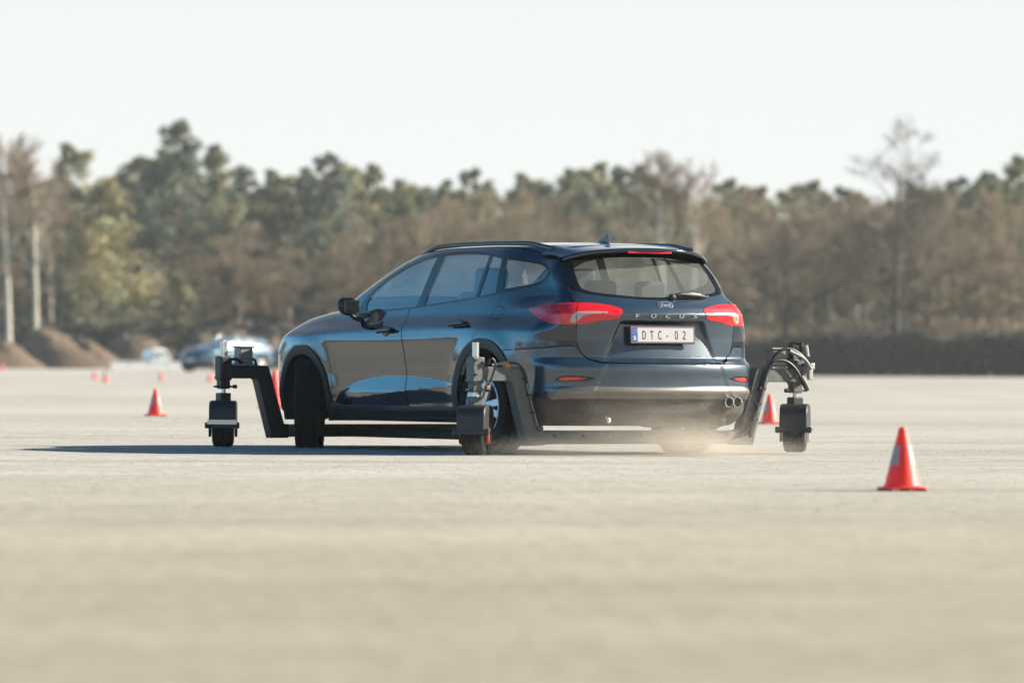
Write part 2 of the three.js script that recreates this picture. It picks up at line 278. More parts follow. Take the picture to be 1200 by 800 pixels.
// ---------------------------------------------------------------- the car
const carAt = { x: 0.565, z: -40.4, turn: rad(90 + 30.4) };
const car = thing('estate_car', 'glossy dark blue estate car in sharp focus, ringed by a grey steel outrigger frame', 'car');
car.position.set(carAt.x, 0, carAt.z); car.rotation.y = carAt.turn;
{
  const skin = halfSkin(0.0125);
  const arches = [[-0.02, 0.375, 0.375, 0.44], [2.68, 0.345, 0.36, 0.42]];
  let rest = skin, got;
  const take = (f) => { [got, rest] = cut(rest, f); return got; };
  const split = (m, f) => cut(m, f);
  for (const [cx, cy, r] of arches) take((p) => (p[2] < 0.5 ? 1 : Math.hypot(p[0] - cx, p[1] - cy) - r));     // wheel openings
  // side windows: the dark surround with the panes in it
  const dlo = take(onSide(polygon([[1.9, 1.0], [1.14, 1.036], [0.24, 1.103], [-0.07, 1.142], [-0.42, 1.18], [-0.51, 1.22], [-0.55, 1.302], [-0.4, 1.347], [-0.067, 1.395], [0.36, 1.437], [0.7, 1.446], [1.0, 1.438], [1.33, 1.388], [1.66, 1.288], [1.86, 1.185], [2.0, 1.08], [2.02, 1.0]], 2)));
  let surround = dlo; const panes = [];
  for (const pts of [
    [[1.88, 1.02], [1.105, 1.05], [1.045, 1.41], [1.222, 1.391], [1.448, 1.338], [1.66, 1.262], [1.83, 1.168], [1.91, 1.08]],
    [[0.995, 1.057], [0.275, 1.112], [0.283, 1.412], [0.58, 1.427], [0.93, 1.42]],
    [[0.236, 1.118], [0.022, 1.14], [0.095, 1.385], [0.232, 1.405]],
    [[0.025, 1.378], [-0.06, 1.165], [-0.236, 1.184], [-0.41, 1.207], [-0.49, 1.235], [-0.515, 1.296], [-0.38, 1.335], [-0.16, 1.362]],
  ]) { let g; [g, surround] = split(surround, onSide(polygon(pts))); panes.push(g); }
  // rear window
  const hatchGlass = take(onTail(polygon([[-0.6, 1.088], [0.05, 1.088], [0.3, 1.096], [0.607, 1.118], [0.8, 1.142], [0.9, 1.175], [0.985, 1.29], [1.05, 1.405], [-0.6, 1.43]], 1)));
  const [rearPane, rearBorder] = split(hatchGlass, onTail(polygon([[-0.6, 1.105], [0.17, 1.108], [0.3, 1.113], [0.607, 1.136], [0.74, 1.156], [0.795, 1.19], [0.875, 1.3], [0.925, 1.385], [-0.6, 1.405]], 1)));
  // windscreen
  const screen = take((p, n) => (p[0] < 1.1 || p[0] > 2.5 || n[0] < 0.15 || n[1] < 0.2 ? 1 : polyScreen(p[2], p[0] + 0.22 * p[2] * p[2])));
  const [screenPane, screenBorder] = split(screen, (p) => polyScreen2(p[2], p[0] + 0.22 * p[2] * p[2]));
  // lamps
  const lamp = take(onTail(polygon([[1.345, 1.022], [1.22, 1.042], [1.09, 1.052], [0.93, 1.064], [0.776, 1.066], [0.589, 1.061], [0.45, 1.045], [0.36, 1.024], [0.345, 1.0], [0.385, 0.953], [0.538, 0.945], [0.66, 0.921], [0.764, 0.914], [0.986, 0.917], [1.1, 0.935], [1.22, 0.972]], 1)));
  const slit = (p) => 0.0055 - Math.abs(p[2] + p[0] + 1 - 0.764);
  let lampBody = cut(lamp, (p) => slit(p))[0];
  const [white, lampRest] = split(lampBody, onTail(polygon([[0.838, 0.928], [0.8, 0.982], [0.772, 1.004], [0.6, 1.005], [0.465, 1.002], [0.46, 0.992], [0.58, 0.99], [0.68, 0.984], [0.725, 0.962], [0.76, 0.93]], 1)));
  const [lampOuter, lampInner] = split(lampRest, (p) => 0.86 + (p[1] - 0.92) * 0.9 - (p[2] + p[0] + 1));
  // rear bumper furniture
  const strip = take(onTail(polygon([[1.03, 0.386], [0.94, 0.446], [0.87, 0.47], [0.65, 0.481], [0.4, 0.478], [0.1, 0.47], [-0.5, 0.468], [-0.5, 0.4], [0.19, 0.4], [0.56, 0.402], [0.88, 0.4]], 1)));
  const eye = take(onTail(polygon([[0.97, 0.528], [0.9, 0.553], [0.8, 0.56], [0.66, 0.553], [0.55, 0.541], [0.66, 0.522], [0.8, 0.515], [0.92, 0.515]], 1)));
  const [reflector, eyeRest] = split(eye, onTail(polygon([[0.945, 0.53], [0.88, 0.546], [0.72, 0.545], [0.625, 0.537], [0.72, 0.525], [0.9, 0.521]], 1)));
  // black plastic: arch rings, sills, the foot of both bumpers
  const rings = arches.map(([cx, cy, , r]) => take((p, n) => (p[2] < 0.55 || n[1] < -0.8 ? 1 : Math.hypot(p[0] - cx, (p[1] - cy) * 0.99) - r)));
  const valance = take((p) => (p[0] > -0.25 ? 1 : p[1] - 0.398));
  const sill = take((p) => (p[0] > 2.5 || p[0] < 0.2 ? 1 : p[1] - 0.325 - 0.02 * sstep(2.0, 2.35, p[0])));
  const chin = take((p) => (p[0] < 2.9 ? 1 : p[1] - 0.4));
  // nose: grille and headlamps
  const grille = take((p, n) => (p[0] < 3.2 || n[0] < 0.3 ? 1 : polyGrille(p[2], p[1])));
  const headlamp = take((p, n) => (p[0] < 2.9 || n[1] > 0.93 ? 1 : polyHead(p[2] - (p[0] - 3.4) * 0.8, p[1])));
  // doors, flap, tailgate, bumper, with gaps between
  const seamed = (poly, test, w = 0.0028) => { const g = take(test(poly, w)); take(test(poly, -w)); return g; };
  const frontDoor = seamed(polygon([[2.36, 1.02], [2.37, 0.92], [2.315, 0.78], [2.25, 0.6], [2.234, 0.45], [2.225, 0.3], [1.115, 0.3], [1.105, 0.547], [1.13, 0.72], [1.185, 0.9], [1.205, 1.06]]), onSide);
  const rearDoor = seamed(polygon([[1.2, 1.06], [1.18, 0.9], [1.125, 0.72], [1.1, 0.547], [1.11, 0.3], [0.45, 0.3], [0.36, 0.42], [0.267, 0.551], [0.2, 0.68], [0.107, 0.825], [-0.01, 0.96], [-0.065, 1.06], [-0.085, 1.2]]), onSide);
  const flap = seamed(polygon([[0.015, 1.045], [-0.16, 1.045], [-0.18, 0.97], [-0.16, 0.955], [-0.03, 0.955], [0.0, 0.98]], 1), onSide);
  const hatch = seamed(polygon([[-0.6, 0.646], [0.263, 0.646], [0.53, 0.652], [0.656, 0.675], [0.736, 0.718], [0.772, 0.795], [0.764, 0.92], [0.776, 1.066], [0.9, 1.17], [1.05, 1.4], [1.1, 1.41], [-0.6, 1.42]]), onTail);
  const bumper = seamed(polygon([[-0.6, 0.64], [0.53, 0.645], [0.66, 0.67], [0.74, 0.72], [0.785, 0.765], [0.88, 0.765], [1.05, 0.752], [1.3, 0.74], [1.6, 0.735], [1.6, 0.1], [-0.6, 0.1]]), onTail);
  const bonnet = seamed(polyBonnet, (poly, gap) => (p, n) => (n[1] < 0.25 ? 1 : poly(p[2], p[0]) + gap));
  mesh('body_shell', join([sheet(rest, 0), ribbon(rest, 0, 0, -0.012)]), paint, car);
  mesh('bonnet', panel(bonnet, 0), paint, car);
  mesh('windscreen', sheet(screenPane, 0, -0.004), glassSide, car);
  mesh('windscreen_border', sheet(screenBorder, 0, -0.002), gloss, car);
  mesh('grille', sheet(grille, 0, -0.02), plastic, car);
  // a dark inner skin a little behind the panels, so that the gaps read as gaps
  const inner = [];
  for (const m of [rest, bonnet, frontDoor, rearDoor, hatch, bumper, lamp]) inner.push(sheet(m, 0, -0.014));
  mesh('inner_panel', join(inner), lining, car);
  for (const s of [-1, 1]) {
    const handleAt = (parent, x, y) => {
      const z = halfWidth(x, y), parts = [];
      const bar = new THREE.CapsuleGeometry(0.018, 0.185, 6, 14).rotateZ(Math.PI / 2).scale(1, 1, 0.75).rotateZ(-0.06).translate(x, y, (z + 0.034) * s);
      const cup = new THREE.SphereGeometry(0.046, 18, 12).scale(1.25, 0.85, 0.22).translate(x + 0.012, y - 0.006, (z + 0.003) * s);
      const ends = [-0.085, 0.085].map((d) => rod([x + d, y - d * 0.06, (z - 0.005) * s], [x + d, y - d * 0.06, (z + 0.03) * s], 0.013));
      mesh('door_handle', join([bar, ...ends, cup]), gloss, parent); return parts;
    };
    const fd = mesh('front_door', panel(frontDoor, s), paint, car); handleAt(fd, 1.385, 0.876);
    const rd = mesh('rear_door', panel(rearDoor, s), paint, car); handleAt(rd, 0.35, 0.922);
    mesh('fuel_flap', panel(flap, s), paint, car);
    mesh('window_surround', sheet(surround, s, 0.001), gloss, car);
    for (const g of panes) mesh('side_window', sheet(g, s, -0.004), glassSide, car);
    for (const [i, r] of rings.entries()) mesh('arch_trim', panel(r, s, 0.01), plastic, car);
    mesh('sill_trim', panel(sill, s, 0.006), phys(lin(0.016, 0.018, 0.021), 0.35), car);
    mesh('headlamp', sheet(headlamp, s, -0.002), phys(lin(0.35, 0.38, 0.4), 0.08, { clearcoat: 1 }), car);
    const tl = mesh('tail_lamp', sheet(lampInner, s, 0.004), lampRed, car);
    mesh('lamp_wing', sheet(lampOuter, s, 0.004), lampDark, tl); mesh('clear_lens', sheet(white, s, 0.005), lampClear, tl); mesh('lamp_edge', ribbon(lampBody, s, 0.004, -0.02), lampDark, tl);
    // wheel wells
    for (const [cx, cy, r] of arches) {
      const g = new THREE.CylinderGeometry(r + 0.012, r + 0.012, 0.36, 40, 1, true, Math.PI - 1.95, 3.9).rotateX(Math.PI / 2).translate(cx, cy, 0.69 * s);
      mesh('wheel_well', join([g, new THREE.CircleGeometry(r + 0.012, 40, -0.35, Math.PI + 0.7).translate(cx, cy, 0.515 * s)]), lining, car);
    }
    // roof rail on little feet
    const pts = []; for (let i = 0; i <= 40; i++) { const t = i / 40, x = lerp(1.4, -0.43, t), lift = 0.012 + 0.027 * sstep(0, 0.13, t) * sstep(1, 0.82, t), z = 0.598 - 0.02 * sstep(0.7, 1, t) + 0.01 * sstep(0.3, 0, t); pts.push(new THREE.Vector3(x, roofHeight(x, z) + lift - 0.018, z * s)); }
    const rail = new THREE.Shape(); rail.absellipse(0, 0, 0.014, 0.017, 0, Math.PI * 2);
    mesh('roof_rail', new THREE.ExtrudeGeometry(rail, { steps: 60, curveSegments: 12, extrudePath: new THREE.CatmullRomCurve3(pts) }), gloss, car);
  }
  // tailgate with its lettering, badge, plate and wiper
  const tg = mesh('tailgate', panel(hatch, 0), paintDustGlare, car);
  const face = (y, z) => rearFace(y, z);
  const font = await new FontLoader().loadAsync('fonts/droid/droid_sans_bold.typeface.json');
  [['F', -0.232], ['O', -0.105], ['C', 0.012], ['U', 0.128], ['S', 0.245]].forEach(([ch, z]) => {
    const g = new TextGeometry(ch, { font, size: 0.03, depth: 0.004, curveSegments: 6, bevelEnabled: true, bevelThickness: 0.001, bevelSize: 0.0006, bevelSegments: 1 });
    g.computeBoundingBox(); const b = g.boundingBox; g.translate(-(b.min.x + b.max.x) / 2, 0, 0).scale(1.75, 0.92, 1);
    mesh('letter', g.rotateY(-Math.PI / 2).translate(face(0.98, z) - 0.004, 0.964, z), chrome, tg);
  });
  const canvasTex = (w, h, draw) => { const c = document.createElement('canvas'); c.width = w; c.height = h; draw(c.getContext('2d'), w, h); const t = new THREE.CanvasTexture(c); t.colorSpace = THREE.SRGBColorSpace; return t; };
  const badgeTex = canvasTex(256, 104, (c, w, h) => {
    c.fillStyle = '#e8ebee'; c.fillRect(0, 0, w, h); c.fillStyle = '#12305c'; c.beginPath(); c.ellipse(w / 2, h / 2, w * 0.465, h * 0.425, 0, 0, 7); c.fill();
    c.fillStyle = '#eef1f4'; c.font = 'italic bold 70px serif'; c.textAlign = 'center'; c.textBaseline = 'middle'; c.fillText('Ford', w / 2, h / 2 + 2);
  });
  const oval = new THREE.Shape(); oval.absellipse(0, 0, 0.06, 0.0245, 0, Math.PI * 2);
  const ovalGeo = new THREE.ExtrudeGeometry(oval, { depth: 0.006, bevelEnabled: true, bevelSize: 0.003, bevelThickness: 0.003, bevelSegments: 2, curveSegments: 30 });
  { const p = ovalGeo.attributes.position, uv = ovalGeo.attributes.uv; for (let i = 0; i < p.count; i++) uv.setXY(i, clamp(p.getX(i) / 0.126 + 0.5, 0, 1), clamp(p.getY(i) / 0.055 + 0.5, 0, 1)); }
  mesh('badge', ovalGeo.rotateZ(0).rotateY(-Math.PI / 2).rotateZ(-0.45).translate(face(1.052, 0) + 0.004, 1.052, 0.02), phys(lin(0.3, 0.32, 0.35), 0.25, { map: badgeTex, clearcoat: 1 }), tg);
  const plateTex = canvasTex(1040, 220, (c, w, h) => {
    c.fillStyle = '#f3efe9'; c.fillRect(0, 0, w, h); c.fillStyle = '#1f63b8'; c.fillRect(12, 12, 92, h - 24);
    c.fillStyle = '#e9f0f8'; c.font = 'bold 84px sans-serif'; c.textAlign = 'center'; c.fillText('B', 58, h - 34);
    c.fillStyle = '#f2d23c'; for (let i = 0; i < 12; i++) { c.beginPath(); c.arc(58 + 27 * Math.cos((i * Math.PI) / 6), 66 + 27 * Math.sin((i * Math.PI) / 6), 4.2, 0, 7); c.fill(); }
    c.strokeStyle = '#7c1f2b'; c.lineWidth = 9; c.strokeRect(7, 7, w - 14, h - 14);
    c.fillStyle = '#9c1426'; c.textBaseline = 'middle'; c.font = 'bold 172px sans-serif';
    for (const [ch, x] of [['D', 0.2], ['T', 0.325], ['C', 0.452], ['-', 0.57], ['0', 0.715], ['2', 0.84]]) { c.save(); c.translate(x * w, h / 2 + 6); c.scale(0.68, 1); c.fillText(ch, 0, 0); c.restore(); }
  });
  const px = -0.988, tilt = -0.07;
  const plateFront = new THREE.PlaneGeometry(0.52, 0.11).rotateY(-Math.PI / 2).rotateZ(tilt).translate(px - 0.0102, 0.845, -0.012);
  mesh('licence_plate', plateFront, std(lin(0.42, 0.45, 0.49), 0.42, { map: plateTex }), tg);
  mesh('plate_frame', box(0.016, 0.124, 0.536, 0, 0, 0, 0.005).rotateZ(tilt).translate(px - 0.001, 0.844, -0.012), std(lin(0.05, 0.012, 0.012), 0.5), tg);
  mesh('plate_mount', box(0.05, 0.1, 0.45, px + 0.028, 0.845, -0.012, 0.01), plastic, tg);
  mesh('rear_pane', sheet(rearPane, 0, -0.004), glassRear, tg);
  mesh('pane_border', sheet(rearBorder, 0, 0.001), gloss, tg);
  const wy = 1.118, wx = (z, y = wy) => face(y, z) - 0.022;
  mesh('rear_wiper', join([hose([[wx(0.1) + 0.008, wy - 0.012, 0.1], [wx(0.14) - 0.012, wy + 0.012, 0.15], [wx(0.25) - 0.008, wy + 0.01, 0.27], [wx(0.36), wy + 0.002, 0.38]], 0.0135, 24).scale(1, 1, 1), hose([[wx(0.12, wy - 0.008), wy - 0.008, 0.11], [wx(0.3, wy - 0.004), wy - 0.004, 0.3], [wx(0.42), wy + 0.001, 0.425]], 0.008, 20), new THREE.SphereGeometry(0.03, 14, 10).scale(0.8, 0.8, 1).translate(wx(0.11) + 0.004, wy - 0.006, 0.105)]), plastic, tg);
  mesh('wiper_cover', hose([[wx(0.17) - 0.014, wy + 0.02, 0.16], [wx(0.26) - 0.012, wy + 0.021, 0.26], [wx(0.34) - 0.008, wy + 0.014, 0.35]], 0.006, 16), silver, tg);
  // spoiler: the roof runs on over the rear window and drops away under its lip
  {
    const nz = 48, rows = [], end = (z) => -0.812 + 0.16 * (z / 0.6) ** 2 + 0.05 * (z / 0.6) ** 6, yEnd = (z) => 1.457 - 0.105 * z * z - 0.035 * (Math.abs(z) / 0.6) ** 6;
    for (let i = 0; i <= nz; i++) {
      const z = lerp(-0.6, 0.6, i / nz), xe = end(z), ye = yEnd(z), x1 = -0.3, row = [];
      for (let k = 0; k <= 8; k++) { const x = lerp(x1, xe, k / 8); row.push([x, lerp(roofHeight(x1, z) + 0.002 - 0.05 * sstep(0.5, 0.6, Math.abs(z)), ye, k / 8), z]); }
      row.push([xe - 0.006, ye - 0.008, z], [xe - 0.003, ye - 0.02, z], [xe + 0.03, ye - 0.03, z], [xe + 0.12, ye - 0.045, z], [-0.5, ye - 0.06, z]);
      rows.push(row);
    }
    const m = rows[0].length, pos = rows.flat(2), top = [], under = [];
    for (let i = 0; i < nz; i++) for (let k = 0; k < m - 1; k++) { const a = i * m + k, q = [a, a + 1, a + m + 1, a, a + m + 1, a + m]; (k < 10 ? top : under).push(...q); }
    const geo = (idx) => { const g = new THREE.BufferGeometry(); g.setAttribute('position', new THREE.Float32BufferAttribute(pos, 3)); g.setIndex(idx); g.computeVertexNormals(); return g; };
    const sp = mesh('roof_spoiler', geo(top), paint, car); mesh('spoiler_underside', geo(under), gloss, sp);
    mesh('brake_lamp', box(0.012, 0.014, 0.36, end(0) + 0.014, yEnd(0) - 0.031, 0, 0.004), lampRed, sp);
    for (const s of [-1, 1]) {                                                    // black fins either side of the rear window
      const f = [[1.4, 0.985, 1.09], [1.33, 0.94, 1.03], [1.25, 0.9, 0.975], [1.175, 0.855, 0.925]].map(([y, q0, q1]) => [y, q0, q1]);
      const P = []; for (const [y, q0, q1] of f) for (const q of [q0, q1]) { let z = 0.6, x = q - 1 - z; for (let it = 0; it < 30; it++) { const v = bodyField(x, y, z); z -= v * 0.5; x = q - 1 - z; } P.push([x - 0.012, y, (z + 0.004) * s]); }
      const idx = []; for (let i = 0; i < 3; i++) idx.push(2 * i, 2 * i + 1, 2 * i + 3, 2 * i, 2 * i + 3, 2 * i + 2);
      const g = new THREE.BufferGeometry(); g.setAttribute('position', new THREE.Float32BufferAttribute(P.flat(), 3)); g.setIndex(idx); g.computeVertexNormals();
      mesh('spoiler_fin', g, gloss, sp);
    }
  }
  // rear bumper
  const rb = mesh('rear_bumper', panel(bumper, 0), paintDustGlare, car);
  mesh('bumper_trim', panel(strip, 0, 0.008), silver, rb);
  mesh('rear_valance', panel(valance, 0, 0.002), dusty, rb);
  for (const s of [-1, 1]) { mesh('rear_reflector', sheet(reflector, s, -0.004), lampRed, rb); mesh('reflector_socket', sheet(eyeRest, s, -0.008), gloss, rb); }
  for (const z of [0.545, 0.632]) {
    const x = rearFace(0.41, z) - 0.035;
    mesh('exhaust_tip', new THREE.LatheGeometry([[0.024, 0.1], [0.029, 0.0], [0.034, -0.012], [0.0385, -0.006], [0.04, 0.02], [0.038, 0.12]].map(([r, h]) => new THREE.Vector2(r, h)), 28).rotateZ(-Math.PI / 2).translate(x, 0.374, z), chrome, rb);
    mesh('exhaust_bore', new THREE.CircleGeometry(0.03, 24).rotateY(-Math.PI / 2).translate(x + 0.03, 0.374, z), lining, rb);
  }
  mesh('towing_eye', join([new THREE.SphereGeometry(0.016, 14, 10).scale(0.7, 1.3, 0.9).translate(-0.945, 0.245, -0.42), rod([-0.94, 0.25, -0.42], [-0.88, 0.28, -0.42], 0.009)]), std(lin(0.75, 0.68, 0.5), 0.6), rb);
  mesh('front_chin', panel(chin, 0, 0.004), plastic, car);
  mesh('front_plate', box(0.012, 0.11, 0.52, 3.565, 0.5, 0, 0.004), std(lin(0.7, 0.68, 0.66), 0.5), car);
  // shark fin aerial
  {
    const s = new THREE.Shape(); s.moveTo(0.12, 0); s.quadraticCurveTo(0.03, 0.016, -0.035, 0.056); s.lineTo(-0.047, 0.054); s.lineTo(-0.05, 0); s.closePath();
    mesh('roof_antenna', join([new THREE.ExtrudeGeometry(s, { depth: 0.008, bevelEnabled: true, bevelThickness: 0.012, bevelSize: 0.005, bevelSegments: 4 }).translate(-0.19, 1.507, -0.004), new THREE.SphereGeometry(0.06, 18, 8).scale(1.5, 0.18, 0.55).translate(-0.16, 1.508, 0)]), phys(lin(0.01, 0.03, 0.07), 0.2, { clearcoat: 1 }), car);
  }
  // door mirrors
  for (const s of [-1, 1]) {
    const dm = group('door_mirror', car);
    const shell = new RoundedBoxGeometry(0.11, 0.135, 0.17, 8, 0.052); const p = shell.attributes.position;
    for (let i = 0; i < p.count; i++) { const zz = p.getZ(i) / 0.085, yy = p.getY(i) / 0.075; p.setXYZ(i, p.getX(i) * (1 - 0.25 * Math.max(0, zz)) + 0.02 * (1 - zz), p.getY(i) * (1 - 0.12 * zz) + 0.006 * zz, p.getZ(i) + (yy < 0 ? -0.018 * yy * -1 : 0)); }
    shell.computeVertexNormals(); shell.translate(1.9, 1.052, 0.945);
    mesh('mirror_shell', s > 0 ? shell : mirrored(shell), plastic, dm);
    mesh('mirror_glass', box(0.01, 0.092, 0.122, 1.849, 1.053, 0.942 * s, 0.004), phys(lin(0.12, 0.14, 0.15), 0.03, { metalness: 0.9 }), dm);
    mesh('mirror_foot', join([hose([[1.9, 1.0, 0.92 * s], [1.9, 0.975, 0.9 * s], [1.9, 0.955, 0.83 * s]], 0.018, 12), box(0.15, 0.07, 0.012, 1.9, 0.972, (halfWidth(1.9, 0.972) - 0.001) * s, 0.005)]), plastic, dm);
  }
  // wheels
  const tyreGeo = (() => {
    const R = 0.334, w = 0.1075, prof = [[0.222, -0.09], [0.235, -0.1], [0.27, -0.1075], [0.305, -0.105], [0.325, -0.094], [0.3335, -0.075]];
    const pts = [...prof.map(([r, h]) => [r, h])]; for (const g of [-0.05, -0.017, 0.017, 0.05]) pts.push([R, g - 0.006], [R - 0.008, g - 0.004], [R - 0.008, g + 0.004], [R, g + 0.006]); pts.push(...prof.reverse().map(([r, h]) => [r, -h]));
    const t = new THREE.LatheGeometry(pts.map(([r, h]) => new THREE.Vector2(r, h)), 72).rotateX(Math.PI / 2), blocks = [];
    for (let i = 0; i < 72; i++) for (const s of [-1, 1]) { const a = (i / 72) * Math.PI * 2; blocks.push(box(0.018, 0.012, 0.05, 0, 0, 0, 0.003).rotateY(0.3 * s).translate(0, R - 0.004, s * 0.077).rotateX(0).rotateZ(a)); }
    return join([t, ...blocks]);
  })();
  const barrel = new THREE.LatheGeometry([[0.226, -0.098], [0.232, -0.1], [0.229, -0.088], [0.205, -0.06], [0.2, 0.08], [0.215, 0.098]].map(([r, h]) => new THREE.Vector2(r, h)), 56).rotateX(Math.PI / 2);
  const lip = new THREE.TorusGeometry(0.222, 0.008, 10, 64).translate(0, 0, -0.094);
  const spoke = (() => { const s = new THREE.Shape(); s.moveTo(-0.032, 0.04); s.lineTo(-0.066, 0.213); s.lineTo(-0.022, 0.22); s.lineTo(-0.006, 0.12); s.lineTo(0.006, 0.12); s.lineTo(0.022, 0.22); s.lineTo(0.066, 0.213); s.lineTo(0.032, 0.04); s.closePath(); return new THREE.ExtrudeGeometry(s, { depth: 0.014, bevelEnabled: true, bevelThickness: 0.006, bevelSize: 0.005, bevelSegments: 2 }).translate(0, 0, -0.098); })();
  const hub = new THREE.CylinderGeometry(0.05, 0.058, 0.035, 30).rotateX(Math.PI / 2).translate(0, 0, -0.088);
  const disc = new THREE.CylinderGeometry(0.14, 0.14, 0.024, 40).rotateX(Math.PI / 2).translate(0, 0, -0.01);
  for (const [x, z, y, steer] of [[0, -0.797, 0.33, 0], [0, 0.797, 0.33, 0], [2.7, -0.832, 0.331, -30.4], [2.7, 0.832, 0.331, -27]]) {
    const wheel = group('wheel', car); wheel.position.set(x, y, z); wheel.rotation.y = rad(steer) + (z > 0 ? Math.PI : 0);
    mesh('tyre', tyreGeo, rubber, wheel); mesh('rim', join([barrel.clone(), disc.clone()]), darkMetal, wheel); mesh('rim_lip', lip, alloy, wheel); mesh('hub_cap', hub, alloy, wheel);
    for (let i = 0; i < 5; i++) { const sp = mesh('spoke', spoke, alloy, wheel); sp.rotation.z = (i * 2 * Math.PI) / 5 + 0.35; }
  }
  mesh('underbody', join([box(3.9, 0.06, 1.2, 1.3, 0.262, 0, 0.02), box(0.1, 0.08, 1.5, 0, 0.3, 0), box(0.1, 0.08, 1.5, 2.7, 0.3, 0), rod([-0.8, 0.235, 0.35], [1.8, 0.235, 0.1], 0.03), box(0.3, 0.14, 0.6, -0.72, 0.262, 0.32, 0.05)]), lining, car);
  // cabin
  mesh('cabin_floor', join([box(3.0, 0.03, 1.36, 0.7, 0.34, 0), box(0.5, 0.16, 1.42, 1.98, 0.88, 0, 0.06), box(0.7, 0.05, 1.1, -0.4, 0.76, 0, 0.02)]), std(lin(0.03, 0.03, 0.033), 0.85), car);
  for (const s of [-1, 1]) { mesh('steering_wheel', new THREE.TorusGeometry(0.17, 0.016, 10, 32).rotateY(Math.PI / 2).rotateZ(-0.4).translate(1.6, 0.93, -0.37), lining, car); break; }
  const seat = (x, z, w) => {
    const st = group('seat', car); st.position.set(x, 0, z);
    mesh('cushion', box(0.5, 0.16, w, 0.1, 0.52, 0, 0.06), seatCloth, st);
    mesh('seat_back', box(0.13, 0.66, w * 0.94, 0, 0, 0, 0.06).rotateZ(0.3).translate(-0.24, 0.84, 0), seatCloth, st);
    mesh('headrest', join([box(0.09, 0.2, 0.26, 0, 0, 0, 0.04).rotateZ(0.2).translate(-0.36, 1.235, 0), ...[-0.06, 0.06].map((d) => rod([-0.335, 1.05, d], [-0.355, 1.2, d], 0.008))]), seatCloth, st);
  };
  seat(1.15, -0.37, 0.52); seat(1.15, 0.37, 0.52);
  const bench = group('rear_bench', car);
  mesh('cushion', box(0.5, 0.16, 1.26, 0.28, 0.54, 0, 0.06), seatCloth, bench); mesh('seat_back', box(0.13, 0.5, 1.26, 0, 0, 0, 0.05).rotateZ(0.32).translate(-0.02, 0.82, 0), seatCloth, bench);
  for (const z of [-0.42, 0, 0.42]) mesh('headrest', join([box(0.08, 0.15, 0.25, -0.13, 1.16, z, 0.035), rod([-0.11, 1.0, z], [-0.13, 1.12, z], 0.01)]), seatCloth, bench);
}
